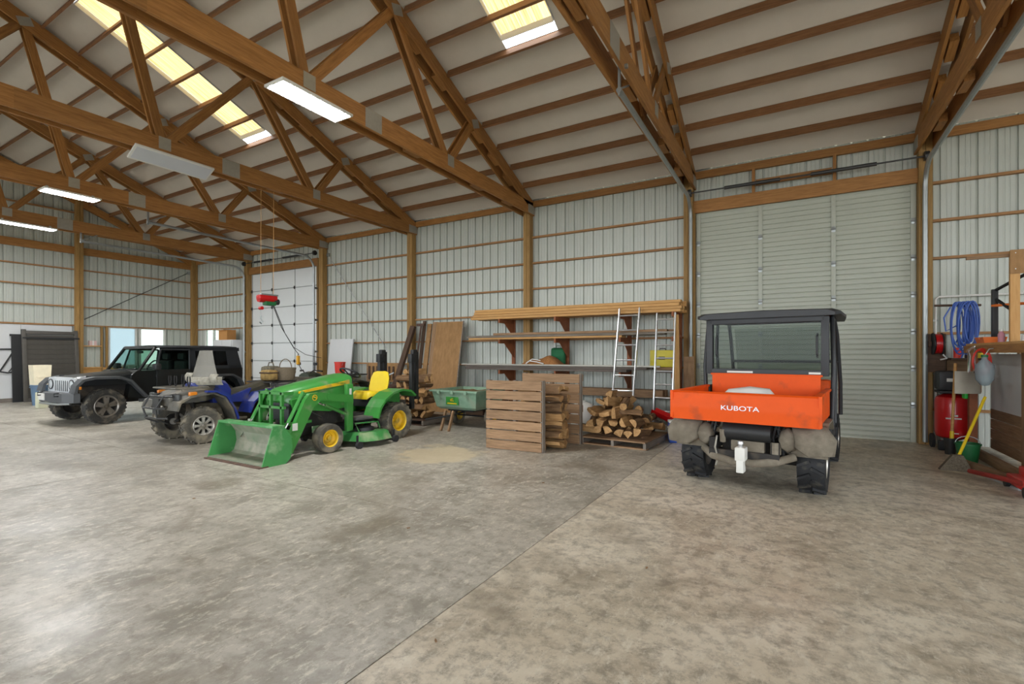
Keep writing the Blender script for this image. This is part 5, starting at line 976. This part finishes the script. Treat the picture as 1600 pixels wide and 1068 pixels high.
# ================================================================== HOIST OVER THE MIDDLE
h = thing('electric_hoist', 'small red electric hoist hanging on thin cables from a truss', 'hoist', (-9.14, 5.98, 2.46))
B().cyl((-.02, -.20, .10), (-.02, .10, .10), .075, 16).box(-.08, .06, -.22, .16, .08, .17, .02).build('motor_body', 'red_paint', h); B().cyl((-.02, .10, .06), (-.02, .22, .06), .06, 14).build('drum', 'dark_steel', h); B().box(-.06, .08, -.10, .12, -.03, .05, .02).build('gearbox', 'green_plastic', h); B().box(-.05, .05, -.18, .18, .17, .20, .005).build('mount_plate', 'galvanised', h)
for y in (-.17, .10): B().tube([(0, y, .19), (0, y+.01, 2.29)], .004, 6).build('hanging_cable', 'new_wood', h)
B().tube([(-.02, -.16, .05), (-.02, -.15, -.25)], .004, 6).build('hook_line', 'galvanised', h); B().cyl((-.06, -.15, -.09), (.02, -.15, -.09), .035, 12).build('stop_weight', 'red_paint', h); B().tube([(-.02, -.15, -.24), (-.02, -.15, -.30), (-.02, -.11, -.36), (-.02, -.14, -.40), (-.02, -.18, -.37)], .014, 8).build('hook', 'galvanised', h)
B().tube([(-.02, .10, 0), (-.1, .35, -.45), (-.25, .75, -.88), (-.42, .98, -1.0), (-.46, 1.02, -1.02)], .007, 6).build('control_cable', 'black_rubber', h)
B().tube([(-.02, .12, .0), (-.35, .6, -.55), (-.75, 1.1, -.85), (-1.8, 2.2, -1.02), (-3.58, 4.1, -1.13)], .007, 6).build('power_cable', 'black_rubber', h)
t = thing('hoist_pendant', 'yellow hand control dangling from the hoist cable', 'controller', (-9.62, 7.0, 1.22)); B().box(-.03, .03, -.03, .03, 0, .20, .012).build('grip', mat('pendant_yellow', 'D8A024', .5), t); B().cyl((-.03, -.0, .12), (-.04, 0, .12), .012, 8).build('button', 'black_plastic', t); B().tube([(0, 0, .19), (0, .0, .24)], .008, 6).build('cable_end', 'black_rubber', t)
# ================================================================== GABLE END THINGS
t = thing('louvred_panel', 'dark louvred steel panel leaning against the gable end wall', 'panel', (XE+.42, 5.92, 0)); t.rotation_euler = (0, R(-6), 0)
mat('louvre_steel', '5A5650', .6, .1, var=.2)
for y in (-.62, .62): B().box(-.04, .04, y-.05, y+.05, 0, 2.22, .008).build('side_rail', 'louvre_steel', t)
for z in (.04, 2.12): B().box(-.04, .04, -.6, .6, z-.04, z+.06, .008).build('end_rail', 'louvre_steel', t)
for i in range(13):
    o = B().box(-.012, .012, -.58, .58, -.08, .08).build('louvre', 'louvre_steel', t); o.location = (0, 0, .17+.15*i); o.rotation_euler = (0, R(22), 0)
B().box(.03, .05, -.66, .70, 1.93, 1.98).build('catch_bar', 'black_steel', t)
t = thing('dark_sheet', 'narrow dark sheet standing behind the louvred panel', 'sheet', (XE+.25, 5.14, 0)); t.rotation_euler = (0, R(-4), 0); B().box(-.015, .015, -.09, .14, 0, 2.05).build('sheet', 'black_steel', t); B().box(-.02, .02, -.12, .16, 2.0, 2.06).build('top_channel', 'black_steel', t)
t = thing('bicycle_rack', 'black folding bicycle rack with red pole hanging on the white sheathing', 'bike rack', (XE+.10, 4.98, .55))
B().tube([(0, -.32, 1.05), (0, .16, 1.05)], .022, 8).build('top_bar', 'black_steel', t); B().tube([(.02, -.24, .95), (.02, -.24, .35)], .02, 8).build('pole', 'red_paint', t); B().tube([(.02, -.24, .35), (.02, -.25, -.2)], .018, 8).build('pole_end', 'black_steel', t)
B().tube([(0, .12, .98), (0, -.16, .40)], .02, 8).tube([(0, .16, .98), (0, .36, .86), (0, .12, .36)], .018, 8).tube([(0, .33, .84), (0, .02, .37)], .014, 8).tube([(0, .16, .97), (0, .15, .62)], .012, 8).build('fork_arms', 'black_steel', t); B().tube([(0, -.26, .40), (0, .0, .34), (0, .38, .39)], .02, 8).build('wheel_tray', 'black_steel', t)
t = thing('blue_bin', 'blue bin standing beside the bumper of the dark car', 'bin', (-18.6, 5.2, 0)); B().lathe([(.001, 0), (.16, 0), (.20, .55), (.22, .55), (.22, .58), (.18, .58), (.15, .02), (.001, .02)], 20).build('bin_body', mat('slate_blue', '5B7690', .5), t); B().lathe([(.20, .50), (.225, .50), (.225, .52), (.20, .52)], 20, closed=True).build('rim_band', 'slate_blue', t)
t = thing('cream_box', 'cream flared box resting on the blue bin', 'box', (-18.6, 5.2, .581)); B().loft([ringx(.19, .17, 0), ringx(.18, .20, .56), ringx(.165, .185, .56), ringx(.175, .155, .02)]).build('box_shell', mat('cream', 'EDE3C6', .7), t, 20); B().box(.18, .20, -.12, .12, .2, .24).build('box_band', 'cream', t)
t = thing('paper_bag', 'pale paper bag on the floor in front of the blue bin', 'bag', (-17.6, 4.95, 0)); B().box(-.12, .12, -.10, .10, 0, .42, .02).build('bag_body', mat('pale_paper', 'CFD0B4', .8), t); B().tube([(0, -.05, .42), (0, -.03, .5), (0, .03, .5), (0, .05, .42)], .006, 6).build('bag_handle', 'pale_paper', t)
t = thing('cabinet', 'pale grey cabinet standing between the narrow window and smooth white door', 'cabinet', (-17.42, 9.92, 0)); B().box(-.58, .58, -.26, .26, .04, 1.95, .01).build('body', 'white_board', t)
for s in (-1, 1):
    d_ = B().box(min(s*.01, s*.56), max(s*.01, s*.56), -.285, -.262, .08, 1.92, .005).build('cabinet_door', 'white_board', t); B().tube([(s*.05, -.29, .95), (s*.05, -.31, .97), (s*.05, -.31, 1.1), (s*.05, -.29, 1.12)], .007, 6).build('handle', 'dark_steel', d_)
t = thing('carton', 'open brown carton on the pale grey cabinet', 'carton', (-17.55, 9.9, 1.951)); B().box(-.26, .26, -.16, .16, 0, .36).build('carton_body', 'cardboard', t); B().box(-.26, .26, -.26, -.16, .34, .355).build('flap', 'cardboard', t)
t = thing('small_box', 'pinkish box on the rough stud shelf of the gable wall', 'box', (XE+.09, 7.02, 1.738)); B().box(-.05, .05, -.1, .1, 0, .16).build('box_body', mat('pink_box', 'D8B8B4', .7), t); B().box(-.052, .052, -.02, .02, .0, .162).build('tape', 'white_plastic', t)
# bracing straps on the walls
t = thing('brace_strap', 'thin steel strap running diagonally across the wall girts', 'strap', (-12.6, W-.085, 4.55)); B().tube([(0, 0, 0), (2.5, 0, -2.95)], .012, 5).build('strap', 'aluminium', t); B().box(-.05, .05, -.01, .03, -.05, .05).build('end_plate', 'galvanised', t)
t = thing('brace_strap', 'dark steel strap running diagonally across the gable wall', 'strap', (XE+.095, 10.0, 4.6)); B().tube([(0, 0, 0), (0, -3.2, -2.0)], .014, 5).build('strap', 'dark_steel', t); B().box(-.01, .03, -.05, .05, -.05, .05).build('end_plate', 'galvanised', t)
# hooks and small debris on the floor
rd = random.Random(9)
for i in range(7):
    x = rd.uniform(-6.5, 1.5); y = rd.uniform(1.8, 5.2)
    o = B().prism([(0, 0), (.016, .003), (.024, .010), (.009, .013), (-.004, .008)], 'z', 0, .006).build('wood_chip', 'old_wood'); o.location = (x, y, 0); o.rotation_euler = (0, 0, rd.uniform(0, 6)); tag(o, 'small dark chip of bark on the bare concrete', 'chip', 'bark chips on the floor')
